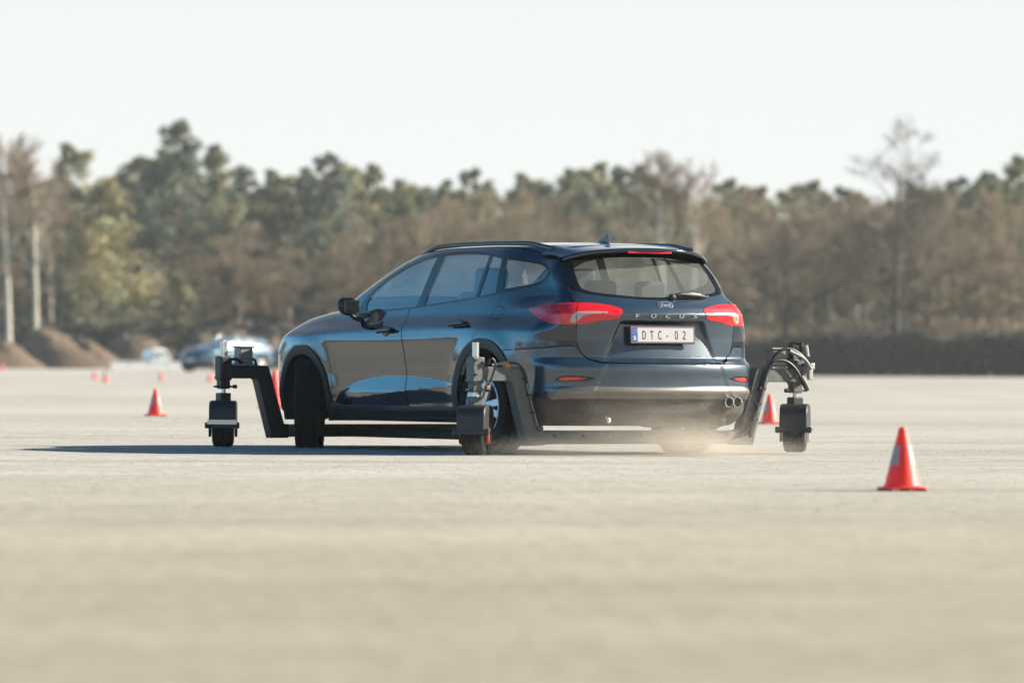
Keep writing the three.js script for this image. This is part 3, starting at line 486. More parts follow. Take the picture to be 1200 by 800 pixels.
// ---------------------------------------------------------------- the outrigger frame round the car: two cross beams, four cranked arms, each with a jack and a caster (same axes as the car)
{
  const rust = texture(256, (x, y) => { const v = fbm(x / 16, y / 16, 4, 16), s = noise(x / 3, y / 3, 85) > 0.86 ? 0.12 : 0; return [0.62 + 0.3 * v + s, 0.62 + 0.3 * v + s * 0.9, 0.62 + 0.28 * v + s * 0.8]; }, true);
  const steel = std(lin(0.15, 0.165, 0.165), 0.55, { map: rust, bumpMap: grain, bumpScale: 0.0006, metalness: 0.15 });
  const dark = std(lin(0.011, 0.012, 0.014), 0.5, { bumpMap: grain, bumpScale: 0.0005 });
  const bright = std(lin(0.62, 0.62, 0.6), 0.28, { metalness: 0.85 });
  const boxGrey = std(lin(0.3, 0.3, 0.29), 0.5, { map: rust });
  const copper = std(lin(0.3, 0.17, 0.07), 0.45, { metalness: 0.6 });
  const blackHose = std(lin(0.012, 0.012, 0.013), 0.45);
  const frame = thing('outrigger_frame', 'grey steel outrigger frame with cranked arms and caster wheels around the dark blue car', 'outrigger frame');
  frame.position.set(carAt.x, 0, carAt.z); frame.rotation.y = carAt.turn;
  const beamY = 0.12, boltGeo = new THREE.CylinderGeometry(0.011, 0.011, 0.02, 6);
  for (const x0 of [-0.65, 3.15]) {
    const b = mesh('cross_beam', join([box(0.1, 0.09, 1.62, x0, beamY, 0, 0.008), box(0.13, 0.008, 1.5, x0, beamY + 0.047, 0, 0.003)]), steel, frame);
    for (let i = 0; i < 7; i++) mesh('bolt', boltGeo.clone().rotateZ(Math.PI / 2).translate(x0 - 0.054, beamY + 0.018, -0.72 + i * 0.24), dark, b);
  }
  for (const z of [-0.3, 0.3]) mesh('side_rail', box(3.7, 0.06, 0.08, 1.25, beamY - 0.012, z, 0.008), dark, frame);
  const armShape = new THREE.Shape(); [[0.8, 0.168], [0.838, 0.17], [0.968, 0.592], [0.985, 0.611], [1.285, 0.611], [1.285, 0.521], [1.075, 0.521], [1.055, 0.505], [0.935, 0.072], [0.8, 0.072]].forEach(([z, y], i) => (i ? armShape.lineTo(z, y) : armShape.moveTo(z, y)));
  armShape.closePath();
  const armGeo = new THREE.ExtrudeGeometry(armShape, { depth: 0.09, bevelEnabled: true, bevelThickness: 0.006, bevelSize: 0.005, bevelSegments: 2 }).rotateY(-Math.PI / 2);   // shape x becomes car z
  { const uv = armGeo.attributes.uv; for (let i = 0; i < uv.count; i++) uv.setXY(i, uv.getX(i) * 2.5, uv.getY(i) * 2.5); }
  const fender = (w) => { const s = new THREE.Shape(); s.moveTo(-0.16, -0.005); s.lineTo(-0.155, 0.1); s.quadraticCurveTo(-0.15, 0.172, -0.06, 0.176); s.lineTo(0.06, 0.176); s.quadraticCurveTo(0.15, 0.172, 0.155, 0.1); s.lineTo(0.16, -0.005); s.closePath(); return new THREE.ExtrudeGeometry(s, { depth: w - 0.03, bevelEnabled: true, bevelThickness: 0.015, bevelSize: 0.012, bevelSegments: 4, curveSegments: 10 }).translate(0, 0, -(w - 0.03) / 2); };
  const casterTyre = (() => { const t = new THREE.LatheGeometry([[0.06, -0.07], [0.1, -0.08], [0.122, -0.074], [0.132, -0.055], [0.133, -0.02], [0.128, -0.018], [0.128, -0.012], [0.133, -0.01], [0.133, 0.01], [0.128, 0.012], [0.128, 0.018], [0.133, 0.02], [0.132, 0.055], [0.122, 0.074], [0.1, 0.08], [0.06, 0.07]].map(([r, h]) => new THREE.Vector2(r, h)), 40).rotateX(Math.PI / 2); return t; })();
  for (const [x0, s, turn, mat, kind] of [[-0.65, -1, -42, steel, 0], [-0.65, 1, -38, steel, 1], [3.15, -1, -30.4, dark, 2], [3.15, 1, -32, dark, 3]]) {
    const arm = group('outrigger_arm', frame), ag = armGeo.clone().translate(x0 + 0.045, 0, 0), Z = 1.33 * s;
    mesh('arm_tube', s > 0 ? ag : mirrored(ag), mat, arm);
    const M = (pts) => pts.map(([x, y, z]) => [x0 + x, y, z * s]);
    mesh('jack_sleeve', join([box(0.1, 0.185, 0.1, x0, 0.592, Z, 0.014), box(0.08, 0.07, 0.08, x0, 0.472, Z, 0.01), box(0.108, 0.012, 0.106, x0, 0.522, Z, 0.004), box(0.1, 0.075, 0.035, x0, 0.566, Z - 0.065 * s, 0.006)]), mat, arm);
    mesh('jack_rod', join([rod([x0, 0.34, Z], [x0, kind === 0 ? 0.785 : 0.74, Z], kind === 0 ? 0.024 : 0.018)]), bright, arm);
    mesh('lower_block', box(0.09, 0.065, 0.09, x0, 0.375, Z, 0.01), kind === 0 ? steel : dark, arm);
    [0.66, 0.64, 0.56, 0.52].forEach((y, i) => mesh('bolt', boltGeo.clone().rotateZ(Math.PI / 2).translate(x0 - 0.054, y, Z + (i % 2 ? 0.03 : -0.03)), dark, arm));
    mesh('lever', join([rod([x0 - 0.02, 0.455, Z - 0.1 * s], [x0 - 0.02, 0.455, Z + 0.09 * s], 0.008), rod([x0 - 0.02, 0.455, Z - 0.1 * s], [x0 - 0.02, 0.455, Z - 0.075 * s], 0.015)]), dark, arm);
    if (kind === 1 || kind === 2 || kind === 3) {
      mesh('valve_box', join([box(0.1, 0.125, 0.115, x0, 0.69, 1.16 * s, 0.012), box(0.12, 0.015, 0.135, x0, 0.755, 1.16 * s, 0.005), box(0.12, 0.02, 0.14, x0, 0.621, 1.16 * s, 0.004)]), kind === 1 ? boxGrey : boxGrey, arm);
      mesh('gauge_post', join([rod([x0 + 0.02, 0.6, 1.305 * s], [x0 + 0.02, 0.8, 1.305 * s], 0.019), rod([x0 - 0.03, 0.6, 1.36 * s], [x0 - 0.03, kind === 2 ? 0.79 : 0.8, 1.36 * s], 0.015), rod([x0 + 0.02, 0.802, 1.305 * s], [x0 - 0.03, 0.785, 1.36 * s], 0.008)]), kind === 2 ? bright : dark, arm);
    }
    if (kind === 1) {
      each('hydraulic_hose', [hose(M([[-0.07, 0.12, 0.8], [-0.075, 0.2, 0.9], [-0.07, 0.4, 0.985], [-0.07, 0.6, 1.05], [-0.075, 0.72, 1.13], [-0.08, 0.755, 1.2], [-0.08, 0.715, 1.32], [-0.075, 0.63, 1.4]]), 0.012, 60), hose(M([[-0.062, 0.15, 0.905], [-0.062, 0.4, 0.975], [-0.065, 0.58, 1.03], [-0.08, 0.665, 1.1], [-0.08, 0.665, 1.2], [-0.08, 0.6, 1.29], [-0.08, 0.5, 1.345], [-0.07, 0.46, 1.38]]), 0.01, 60)], blackHose, arm);
      each('metal_pipe', [hose(M([[-0.06, 0.13, 0.93], [-0.06, 0.35, 0.99], [-0.06, 0.56, 1.052]]), 0.006, 20), hose(M([[-0.09, 0.74, 1.22], [-0.09, 0.68, 1.35], [-0.085, 0.61, 1.41]]), 0.013, 16), hose(M([[-0.09, 0.56, 1.325], [-0.09, 0.51, 1.36], [-0.085, 0.46, 1.39]]), 0.012, 14)], boxGrey, arm);
      mesh('hose_clip', join([[0.25, 0.94], [0.36, 0.972], [0.47, 1.006]].map(([y, z]) => box(0.03, 0.022, 0.06, x0 - 0.06, y, z * s, 0.005))), dark, arm);
      each('hose_fitting', [box(0.04, 0.05, 0.04, x0 - 0.075, 0.63, 1.42 * s, 0.01), box(0.04, 0.08, 0.035, x0 - 0.07, 0.57, 1.41 * s, 0.01), rod([x0 - 0.06, 0.7, 1.4 * s], [x0 - 0.06, 0.78, 1.385 * s], 0.012)], bright, arm);
    } else if (kind === 0) {
      each('hydraulic_hose', [hose(M([[-0.065, 0.185, -0.1 + 0.92], [-0.065, 0.175, 0.86], [-0.065, 0.22, 0.865], [-0.062, 0.42, 0.93], [-0.064, 0.585, 0.975], [-0.07, 0.635, 1.03], [-0.06, 0.645, 1.09]]), 0.0085, 50), hose(M([[-0.07, 0.635, 1.27], [-0.075, 0.675, 1.245], [-0.075, 0.64, 1.215], [-0.07, 0.55, 1.235], [-0.065, 0.47, 1.275]]), 0.008, 30)], blackHose, arm);
      each('metal_pipe', [hose(M([[-0.068, 0.2, 0.862], [-0.066, 0.35, 0.91], [-0.066, 0.5, 0.955]]), 0.006, 16), hose(M([[-0.045, 0.628, 1.225], [-0.045, 0.642, 1.13], [-0.045, 0.648, 1.09]]), 0.011, 12)], boxGrey, arm);
      mesh('hose_clip', join([[0.3, 0.893], [0.42, 0.93], [0.53, 0.963]].map(([y, z]) => box(0.025, 0.016, 0.03, x0 - 0.06, y, z * s, 0.004))), dark, arm);
      each('hose_fitting', [box(0.05, 0.05, 0.05, x0 - 0.03, 0.632, 1.095 * s, 0.01), rod([x0 - 0.06, 0.44, Z - 0.045 * s], [x0 - 0.06, 0.4, Z - 0.03 * s], 0.014), box(0.04, 0.03, 0.03, x0 - 0.06, 0.47, Z - 0.06 * s, 0.006)], copper, arm);
    } else {
      each('hydraulic_hose', [hose(M([[-0.03, 0.61, 1.06], [-0.04, 0.66, 1.09], [-0.04, 0.655, 1.12]]), 0.01, 16), hose(M([[-0.05, 0.63, 1.2], [-0.06, 0.66, 1.25], [-0.05, 0.66, 1.3]]), 0.012, 16)], blackHose, arm);
    }
    const caster = group('caster', arm); caster.position.set(x0, 0.1335 + (kind === 1 ? 0.01 : 0), Z); caster.rotation.y = rad(turn);
    const at = caster.matrix.compose(caster.position, caster.quaternion.setFromEuler(caster.rotation), caster.scale).clone(); arm.remove(caster);   // sub-parts end here, so the caster's pieces go straight under the arm
    mesh('caster_housing', join([fender(0.2).translate(0, 0.028, 0), box(0.15, 0.03, 0.16, 0, 0.2, 0)]).applyMatrix4(at), dark, arm);
    mesh('housing_edge', join([box(0.345, 0.02, 0.225, 0, 0.03, 0, 0.006), ...[-1, 1].map((k) => box(0.03, 0.045, 0.03, -0.15, 0.03, 0.115 * k, 0.006))]).applyMatrix4(at), dark, arm);
    if (kind === 2) mesh('bolted_strap', join([box(0.006, 0.036, 0.222, -0.176, 0.055, 0, 0.002), ...[-0.075, -0.03, 0.03, 0.075].map((z) => new THREE.CylinderGeometry(0.007, 0.007, 0.01, 8).rotateZ(Math.PI / 2).translate(-0.18, 0.055, z))]).applyMatrix4(at), bright, arm);
    mesh('caster_wheel', casterTyre.clone().applyMatrix4(at), rubber, arm);
    mesh('caster_hub', join([new THREE.CylinderGeometry(0.062, 0.062, 0.15, 24).rotateX(Math.PI / 2), ...[-1, 1].map((k) => new THREE.CylinderGeometry(0.055, 0.06, 0.018, 24).rotateX(Math.PI / 2).translate(0, 0, 0.098 * k))]).applyMatrix4(at), kind === 1 ? bright : kind === 0 ? std(lin(0.25, 0.03, 0.02), 0.5) : dark, arm);
  }
}
// ---------------------------------------------------------------- the asphalt: one sheet, finer near the camera, with the wandering pale and dark bands that tyres and dust leave
const rise = (x, z) => 0.25 * sstep(-2, -7, x) * sstep(-206, -236, z);           // the far left of the field lies a little higher
{
  const asphalt = texture(1024, (x, y) => {
    const f = hash(x, y), g = noise(x / 3, y / 3, 341), b = fbm(x / 64, y / 64, 3, 16), pit = hash(x + 7777, y) > 0.975 ? -0.16 : hash(x, y + 999) > 0.985 ? 0.12 : 0;
    const v = 0.8 + 0.3 * (f - 0.5) + 0.24 * (g - 0.5) + 0.14 * (b - 0.5) + 0.3 * (noise(x / 13 + 0.37, y / 13, 79) - 0.5) + pit * 1.6; return [v, v, v];
  });
  const bump = texture(512, (x, y) => { const v = 0.5 * hash(x, y) + 0.5 * noise(x / 2, y / 2, 256); return [v, v, v]; });
  bump.repeat.set(1.7, 1.7);
  const xs = [], zs = [];
  for (let x = -14; x <= 14; x += 0.25) xs.push(x);
  for (const x of [18, 24, 32, 44, 60, 90, 140, 220, 340, 460]) { xs.push(x); xs.unshift(-x); }
  for (let z = -6; z >= -90; z -= 0.12 + 0.0035 * -z * (z < -50 ? 2 : 0.6)) zs.push(z);
  for (const z of [-100, -115, -135, -160, -185, -205, -212, -220, -228, -236, -245, -280, -340, -400, -460]) zs.push(z);
  for (const z of [0, 12, 40, 120, 460]) zs.unshift(z);
  const pos = [], uv = [], col = [], idx = [], nor = [];
  for (const z of zs) for (const x of xs) {
    pos.push(x, rise(x, z), z); nor.push(0, 1, 0); uv.push(x / 4, z / 4);
    const r1 = Math.hypot(x + 30, z + 150), a1 = Math.atan2(x + 30, z + 150), r2 = Math.hypot(x - 50, z + 20), a2 = Math.atan2(z + 20, x - 50);
    let v = 1 + 0.14 * (noise(r1 * 1.1, a1 * 14) - 0.5) + 0.11 * (noise(r2 * 1.9 + 50, a2 * 10) - 0.5) + 0.2 * (fbm(x / 9 + 9, z / 3.4, 3) - 0.5) + 0.09 * (fbm(x / 1.6, z / 0.9 + 40, 3) - 0.5);
    const band = (z0, w, s) => Math.exp(-(((z - z0 - 0.012 * (x - 2) * (x - 2) * s) / w) ** 2));
    v += 0.09 * band(-32.2, 1.4, 0.4) + 0.06 * band(-51, 2.5, -0.3) + 0.07 * band(-75, 5, 0) - 0.1 * band(-36.2, 0.35, 0.5) - 0.06 * band(-47, 0.8, 0.3) - 0.07 * band(-60, 1.8, 0) - 0.06 * band(-29, 0.8, 0.8) + 0.05 * band(-110, 12, 0);
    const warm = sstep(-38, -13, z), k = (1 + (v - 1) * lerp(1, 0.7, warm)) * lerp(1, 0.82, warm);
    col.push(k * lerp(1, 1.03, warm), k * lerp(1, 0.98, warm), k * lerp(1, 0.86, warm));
  }
  const n = xs.length;
  for (let j = 0; j < zs.length - 1; j++) for (let i = 0; i < n - 1; i++) { const a = j * n + i; idx.push(a, a + 1, a + n + 1, a, a + n + 1, a + n); }
  const g = new THREE.BufferGeometry();
  g.setAttribute('position', new THREE.Float32BufferAttribute(pos, 3)); g.setAttribute('normal', new THREE.Float32BufferAttribute(nor, 3)); g.setAttribute('uv', new THREE.Float32BufferAttribute(uv, 2)); g.setAttribute('color', new THREE.Float32BufferAttribute(col, 3)); g.setIndex(idx);
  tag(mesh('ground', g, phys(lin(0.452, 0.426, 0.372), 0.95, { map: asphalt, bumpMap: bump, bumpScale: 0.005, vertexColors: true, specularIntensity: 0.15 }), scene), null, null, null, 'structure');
}

// loose grit on the asphalt, and faint curved tyre marks from earlier runs
{
  const rnd = random(31), list = [], D = new THREE.Object3D();
  for (let i = 0; i < 6000; i++) { const d = 24 + 40 * rnd(), x = (rnd() - 0.5) * d * 0.2; list.push([x, -d]); }
  const im = new THREE.InstancedMesh(new THREE.IcosahedronGeometry(0.0019, 0), std(lin(0.3, 0.27, 0.23), 0.9), list.length);
  list.forEach(([x, z], i) => { D.position.set(x, 0.002, z); D.rotation.set(rnd() * 6, rnd() * 6, 0); const s = 0.5 + rnd() * rnd() * 1.6; D.scale.set(s * 1.2, s * 0.7, s); D.updateMatrix(); im.setMatrixAt(i, D.matrix); });
  im.name = 'grit'; im.castShadow = im.receiveShadow = true; scene.add(im); tag(im, null, null, null, 'stuff');
  const wear = texture(256, (x, y) => { const e = Math.min(1, 4 * Math.min(x, 255 - x) / 256), v = e * clamp(0.15 + 0.8 * (fbm(x / 40, y / 9, 3, 6) - 0.25) + 0.3 * (hash(x, y) - 0.5), 0, 1); return [v, v, v]; });
  const markMat = std(lin(0.13, 0.12, 0.105), 0.9, { alphaMap: wear, transparent: true, opacity: 0.3 });
  const arcs = [[9.2, -45.4, 9.25, 1.35, 3.1], [9.2, -45.4, 10.85, 1.2, 3.1], [-20, -70, 32, 0.2, 1.7], [-20, -70, 33.6, 0.2, 1.7], [22, -66, 31, 1.5, 3.2], [22, -66, 32.55, 1.5, 3.2], [4, -92, 40, 0.6, 2.6], [4, -92, 41.5, 0.6, 2.6], [-9, -52, 22, 0.5, 2.4]];
  const parts = arcs.map(([cx, cz, r, a0, a1], k) => {
    const n = 160, pos = [], uv = [], nor = [], idx = [];
    for (let i = 0; i <= n; i++) { const a = lerp(a0, a1, i / n); for (const e of [-0.1, 0.1]) { pos.push(cx + (r + e) * Math.cos(a), 0.004 + k * 0.0004, cz + (r + e) * Math.sin(a)); nor.push(0, 1, 0); uv.push(e > 0 ? 1 : 0, (r * (a - a0)) / 4 + k * 0.37); } }
    for (let i = 0; i < n; i++) { const a = i * 2; idx.push(a, a + 2, a + 1, a + 1, a + 2, a + 3); }
    const g = new THREE.BufferGeometry(); g.setAttribute('position', new THREE.Float32BufferAttribute(pos, 3)); g.setAttribute('normal', new THREE.Float32BufferAttribute(nor, 3)); g.setAttribute('uv', new THREE.Float32BufferAttribute(uv, 2)); g.setIndex(idx); return g;
  });
  tag(mesh('tyre_marks', join(parts), markMat, scene), null, null, null, 'structure');
}

// ---------------------------------------------------------------- the rim of the test field: a low earth bank all round that carries the woods
{
  const pts = []; for (const [r, y] of [[336, -0.3], [338, 0.02], [341, 0.9], [345, 2.1], [349, 2.6], [360, 2.9], [400, 3.2], [470, 4], [600, 6]]) pts.push(new THREE.Vector2(r, y));
  const g = new THREE.LatheGeometry(pts, 360), p = g.attributes.position;
  for (let i = 0; i < p.count; i++) { const x = p.getX(i), z = p.getZ(i), y = p.getY(i); if (y > 0.1) p.setY(i, y + 0.9 * (fbm(x / 9, z / 9, 3) - 0.5)); }
  g.computeVertexNormals();
  { const uv = g.attributes.uv; for (let i = 0; i < uv.count; i++) uv.setXY(i, uv.getX(i) * 200, uv.getY(i) * 20); }
  const soil = texture(256, (x, y) => { const v = 0.55 + 0.5 * fbm(x / 10, y / 10, 4, 26) + 0.2 * (hash(x, y) - 0.5); return [v, v * 0.93, v * 0.8]; });
  tag(mesh('embankment', g, std(lin(0.13, 0.11, 0.08), 0.95, { map: soil }), scene), null, null, null, 'structure');
}

// ---------------------------------------------------------------- traffic cones
{
  const orange = phys(lin(0.9, 0.035, 0.016), 0.5, { transmission: 0.35, thickness: 0 }), white = phys(lin(0.4, 0.27, 0.265), 0.5, { transmission: 0.15, thickness: 0 }), foot = std(lin(0.02, 0.018, 0.018), 0.8), darkTop = std(lin(0.03, 0.025, 0.025), 0.7);
  function cone(label, h = 0.325, dark = false, bands = 1) {
    const c = thing('traffic_cone', label, 'traffic cone', 'orange traffic cones standing about the test field');
    const k = h / 0.325, R = (y) => (0.098 - 0.08 * (y / 0.325));
    const prof = [[0.112, 0.012], [0.111, 0.018], [0.1, 0.022], [R(0.03), 0.032], [R(0.3), 0.3], [R(0.316), 0.316], [0.017, 0.322], [0.011, 0.325]];
    const body = mesh('cone_body', new THREE.LatheGeometry(prof.map(([r, y]) => new THREE.Vector2(r, y)), 40), orange, c);
    const y0 = 0.13, y1 = 0.232;
    mesh('white_band', new THREE.LatheGeometry([[R(y0) + 0.0015, y0], [R(y1) + 0.0015, y1]].map(([r, y]) => new THREE.Vector2(r, y)), 40, 0.55, Math.PI * 2 - 0.95), white, c);
    if (dark) mesh('dark_tip', new THREE.LatheGeometry([[R(0.235) + 0.002, 0.235], [R(0.318) + 0.002, 0.318], [0.004, 0.328]].map(([r, y]) => new THREE.Vector2(r, y)), 24), darkTop, c);
    const base = new THREE.Shape(); const b = 0.115; base.moveTo(-b + 0.03, -b); base.lineTo(b - 0.03, -b); base.quadraticCurveTo(b, -b, b, -b + 0.03); base.lineTo(b, b - 0.03); base.quadraticCurveTo(b, b, b - 0.03, b); base.lineTo(-b + 0.03, b); base.quadraticCurveTo(-b, b, -b, b - 0.03); base.lineTo(-b, -b + 0.03); base.quadraticCurveTo(-b, -b, -b + 0.03, -b);
    mesh('base_plate', new THREE.ExtrudeGeometry(base, { depth: 0.006, bevelEnabled: true, bevelThickness: 0.003, bevelSize: 0.003, bevelSegments: 2 }).rotateX(-Math.PI / 2).translate(0, 0.011, 0), orange, c);
    for (const [x, z] of [[-0.09, -0.09], [0.09, -0.09], [-0.09, 0.09], [0.09, 0.09], [0, 0.1]]) mesh('foot', box(0.05, 0.01, 0.04, x, 0.005, z, 0.003), foot, c);
    c.scale.setScalar(k); return c;
  }
  const put = (c, x, z, turn = 0) => { c.position.set(x, rise(x, z), z); c.rotation.set(0, turn, 0); };
  put(cone('orange cone with white band standing alone on asphalt right of the car, nearest the camera'), 1.995, -28.7, 0.06);
  put(cone('orange cone with white band seen through the right rear outrigger, under its arm'), 2.79, -60.9, 0.3);
  put(cone('orange cone with grey white band alone on open asphalt left of the front outrigger'), -4.205, -66.4, 0.2);
  put(cone('tall blurred orange cone half hidden between the front outrigger arm and the front wheel', 0.53), -3.33, -79, 0.4);
  put(cone('small blurred orange cone before the white car and white barriers'), -12.4, -199);
  put(cone('small blurred orange cone just left of the front outrigger post'), -10.3, -192);
  put(cone('tiny blurred orange cone before the earth mounds, left one of a pair'), -15.2, -205);
  put(cone('tiny blurred cone with dark top before the earth mounds, right of a pair', 0.34, true), -13.0, -180);
  put(cone('tiny blurred orange cone with dark tip at the left edge before the first earth mound', 0.36, true), -22.3, -246);
}

// ---------------------------------------------------------------- earth mounds at the left edge of the field
{
  const earth = texture(512, (x, y) => { const v = 0.5 + 0.6 * fbm(x / 22, y / 22, 5, 23) + 0.15 * (hash(x, y) - 0.5); return [v, v * 0.9, v * 0.78]; });
  const mat = std(lin(0.13, 0.097, 0.07), 0.95, { map: earth });
  const mound = (label, x, z, rx, h, rz, seed, skew = 0) => {
    const pos = [], idx = [], uv = [], n = 44, m = 26;
    for (let j = 0; j <= m; j++) for (let i = 0; i <= n; i++) {
      const a = (i / n) * Math.PI * 2, r = j / m, ca = Math.cos(a), sa = Math.sin(a), rr = r * (1 + 0.22 * (fbm(ca * 1.6 + seed * 7, sa * 1.6, 3) - 0.5));
      const hh = Math.pow(Math.max(0, 1 - Math.pow(r, 2.3)), 1.5) * (1 + 0.9 * (fbm(ca * r * 2.1 + seed * 5.3, sa * r * 2.1 + seed * 3.1, 4) - 0.5)) + 0.5 * (fbm(ca * r * 7, sa * r * 9 + seed, 2) - 0.5) * (1 - r);
      pos.push(rx * rr * ca + skew * hh, h * hh - 0.03 * r, rz * rr * sa); uv.push(rr * ca * rx * 0.3, rr * sa * rz * 0.3 + hh * h * 0.3);
    }
    for (let j = 0; j < m; j++) for (let i = 0; i < n; i++) { const a = j * (n + 1) + i; idx.push(a, a + 1, a + n + 2, a, a + n + 2, a + n + 1); }
    const g = new THREE.BufferGeometry(); g.setAttribute('position', new THREE.Float32BufferAttribute(pos, 3)); g.setAttribute('uv', new THREE.Float32BufferAttribute(uv, 2)); g.setIndex(idx); g.computeVertexNormals();
    const o = mesh('earth_mound', g, mat, scene); o.position.set(x, rise(x, z) - 0.1, z); tag(o, label, 'earth mound', 'bare earth mounds along the left edge of the field');
  };
  mound('first brown earth mound at the left edge, below the two birch trunks', -29.0, -315, 3.4, 1.6, 2.6, 1, -0.5);
  mound('biggest brown earth mound with a broad dark shaded left flank, right of the birches', -25.0, -322, 3.9, 2.2, 3, 2, -1.0);
  mound('lumpy brown earth mound behind the two tiny cones', -22.0, -330, 2.8, 2.0, 2.4, 3, -0.4);
  mound('low brown earth mound right of the white car, behind the far blue car', -14.0, -335, 2.8, 1.9, 2.6, 6, 0.3);
  mound('wide low brown earth mound behind the white car', -17.6, -333, 3.3, 2.3, 3, 4, 0.6);
}

// ---------------------------------------------------------------- woods: pines, bare broadleaf trees, birches
const bark = texture(128, (x, y) => { const v = 0.6 + 0.5 * fbm(x / 5, y / 18, 3, 26); return [v, v * 0.94, v * 0.86]; });
const needle = phys(lin(1, 1, 1), 0.62, { vertexColors: true, transmission: 0.55, thickness: 0, specularIntensity: 0.4 });
const pineBark = std(lin(0.2, 0.14, 0.1), 0.9, { map: bark }), greyBark = std(lin(0.4, 0.355, 0.28), 0.9, { map: bark });
const birchBark = (() => { const t = texture(128, (x, y) => { const d = noise(x / 14, y / 4, 9) > 0.72 ? 0.35 : 1, v = d * (0.85 + 0.2 * noise(x / 4, y / 4, 32)); return [v, v * 0.97, v * 0.9]; }); t.repeat.set(2, 10); return std(lin(0.62, 0.58, 0.5), 0.8, { map: t }); })();
const twigMat = phys(lin(1, 1, 1), 0.55, { vertexColors: true, transmission: 0.6, thickness: 0, specularIntensity: 0.3 });   // each stick stands for a loose spray of finer twigs
function taper(pts, r0, r1, seg = 8) {                        // a tapering stem through points
  const c = new THREE.CatmullRomCurve3(pts.map((p) => new THREE.Vector3(...p))), n = Math.max(6, pts.length * 3), g = new THREE.TubeGeometry(c, n, 1, seg), p = g.attributes.position, q = new THREE.Vector3();
  for (let i = 0; i <= n; i++) { const o = c.getPointAt(i / n), r = lerp(r0, r1, i / n); for (let k = 0; k <= seg; k++) { const j = i * (seg + 1) + k; q.fromBufferAttribute(p, j).sub(o).multiplyScalar(r).add(o); p.setXYZ(j, q.x, q.y, q.z); } }
  return g;
}
class Leaves {                                               // many small leaf-sized faces with their own tone
  constructor() { this.p = []; this.n = []; this.c = []; this.i = []; }
  leaf(x, y, z, size, rnd, col, flat = 0.5) {
    const u = new THREE.Vector3(rnd() - 0.5, (rnd() - 0.5) * flat, rnd() - 0.5).normalize(), v = new THREE.Vector3(rnd() - 0.5, rnd() - 0.5, rnd() - 0.5).cross(u).normalize(), n = u.clone().cross(v).normalize(), o = this.p.length / 3;
    const a = size, b = size * 0.55;
    for (const [s, t] of [[-1, 0], [0, -1], [1, 0], [0, 1]]) { this.p.push(x + u.x * a * s + v.x * b * t, y + u.y * a * s + v.y * b * t, z + u.z * a * s + v.z * b * t); this.n.push(n.x, n.y, n.z); this.c.push(...col); }
    this.i.push(o, o + 1, o + 2, o, o + 2, o + 3);
  }
  geo() { const g = new THREE.BufferGeometry(); g.setAttribute('position', new THREE.Float32BufferAttribute(this.p, 3)); g.setAttribute('normal', new THREE.Float32BufferAttribute(this.n, 3)); g.setAttribute('color', new THREE.Float32BufferAttribute(this.c, 3)); g.setIndex(this.i); return g; }
}
function clump(L, x, y, z, rx, ry, n, size, rnd, base) {
  const t = 0.7 + 0.6 * rnd(), w = rnd() - 0.5, col = [base[0] * t * (1 + 0.25 * w), base[1] * t, base[2] * t * (1 - 0.2 * w)];
  for (let i = 0; i < n; i++) { const a = rnd() * 6.283, e = Math.acos(2 * rnd() - 1), r = Math.pow(rnd(), 0.45), k = 0.85 + 0.3 * rnd(); L.leaf(x + rx * r * Math.sin(e) * Math.cos(a), y + ry * r * Math.cos(e), z + rx * r * Math.sin(e) * Math.sin(a), size * (0.7 + 0.6 * rnd()), rnd, col.map((c) => c * k)); }
}
function pineParts(seed, H, { low = 0.15, spread = 0.23, base = [0.25, 0.26, 0.145], dense = 1, top = 0.6 } = {}) {
  const rnd = random(seed), L = new Leaves(), lean = [(rnd() - 0.5) * 0.8, (rnd() - 0.5) * 0.8], trunk = [taper([[0, -0.3, 0], [lean[0] * 0.2, H * 0.35, lean[1] * 0.2], [lean[0] * 0.5, H * 0.7, lean[1] * 0.4], [lean[0], H * 0.96, lean[1]]], H * 0.016, 0.03)];
  const levels = Math.round(H * 1.5);
  for (let l = 0; l < levels; l++) {
    const t = low + (1 - low) * ((l + rnd() * 0.6) / levels), y = H * t, k = (t - low) / (1 - low), reach = H * spread * (top > 0.5 ? (Math.pow(1 - k, 0.55) * 0.95 + 0.06) * sstep(-0.35, 0.25, k) : Math.pow(1 - k, 0.75) * 1.15 + 0.05) * (0.7 + 0.5 * rnd());
    const n = 3 + Math.floor(rnd() * 3);
    for (let b = 0; b < n; b++) {
      const a = rnd() * 6.283, r = reach * (0.55 + 0.55 * rnd()), cx = lean[0] * t + Math.cos(a) * r, cz = lean[1] * t + Math.sin(a) * r, cy = y + r * (0.05 + 0.5 * rnd()) + (rnd() - 0.5) * 0.5;
      trunk.push(taper([[lean[0] * t, y, lean[1] * t], [(lean[0] * t + cx) / 2, y + (cy - y) * 0.35, (lean[1] * t + cz) / 2], [cx, cy, cz]], 0.05, 0.015, 5));
      clump(L, cx, cy, cz, 0.26 + 0.27 * r, 0.26 + 0.22 * r, Math.round(46 * dense), 0.2, rnd, base);
      if (r > 1) clump(L, cx * 0.55 + lean[0] * t * 0.45, (cy + y) / 2 + 0.1, cz * 0.55 + lean[1] * t * 0.45, 0.3 + 0.28 * r, 0.28 + 0.2 * r, Math.round(26 * dense), 0.2, rnd, base);
    }
  }
  return [join(trunk), L.geo()];
}
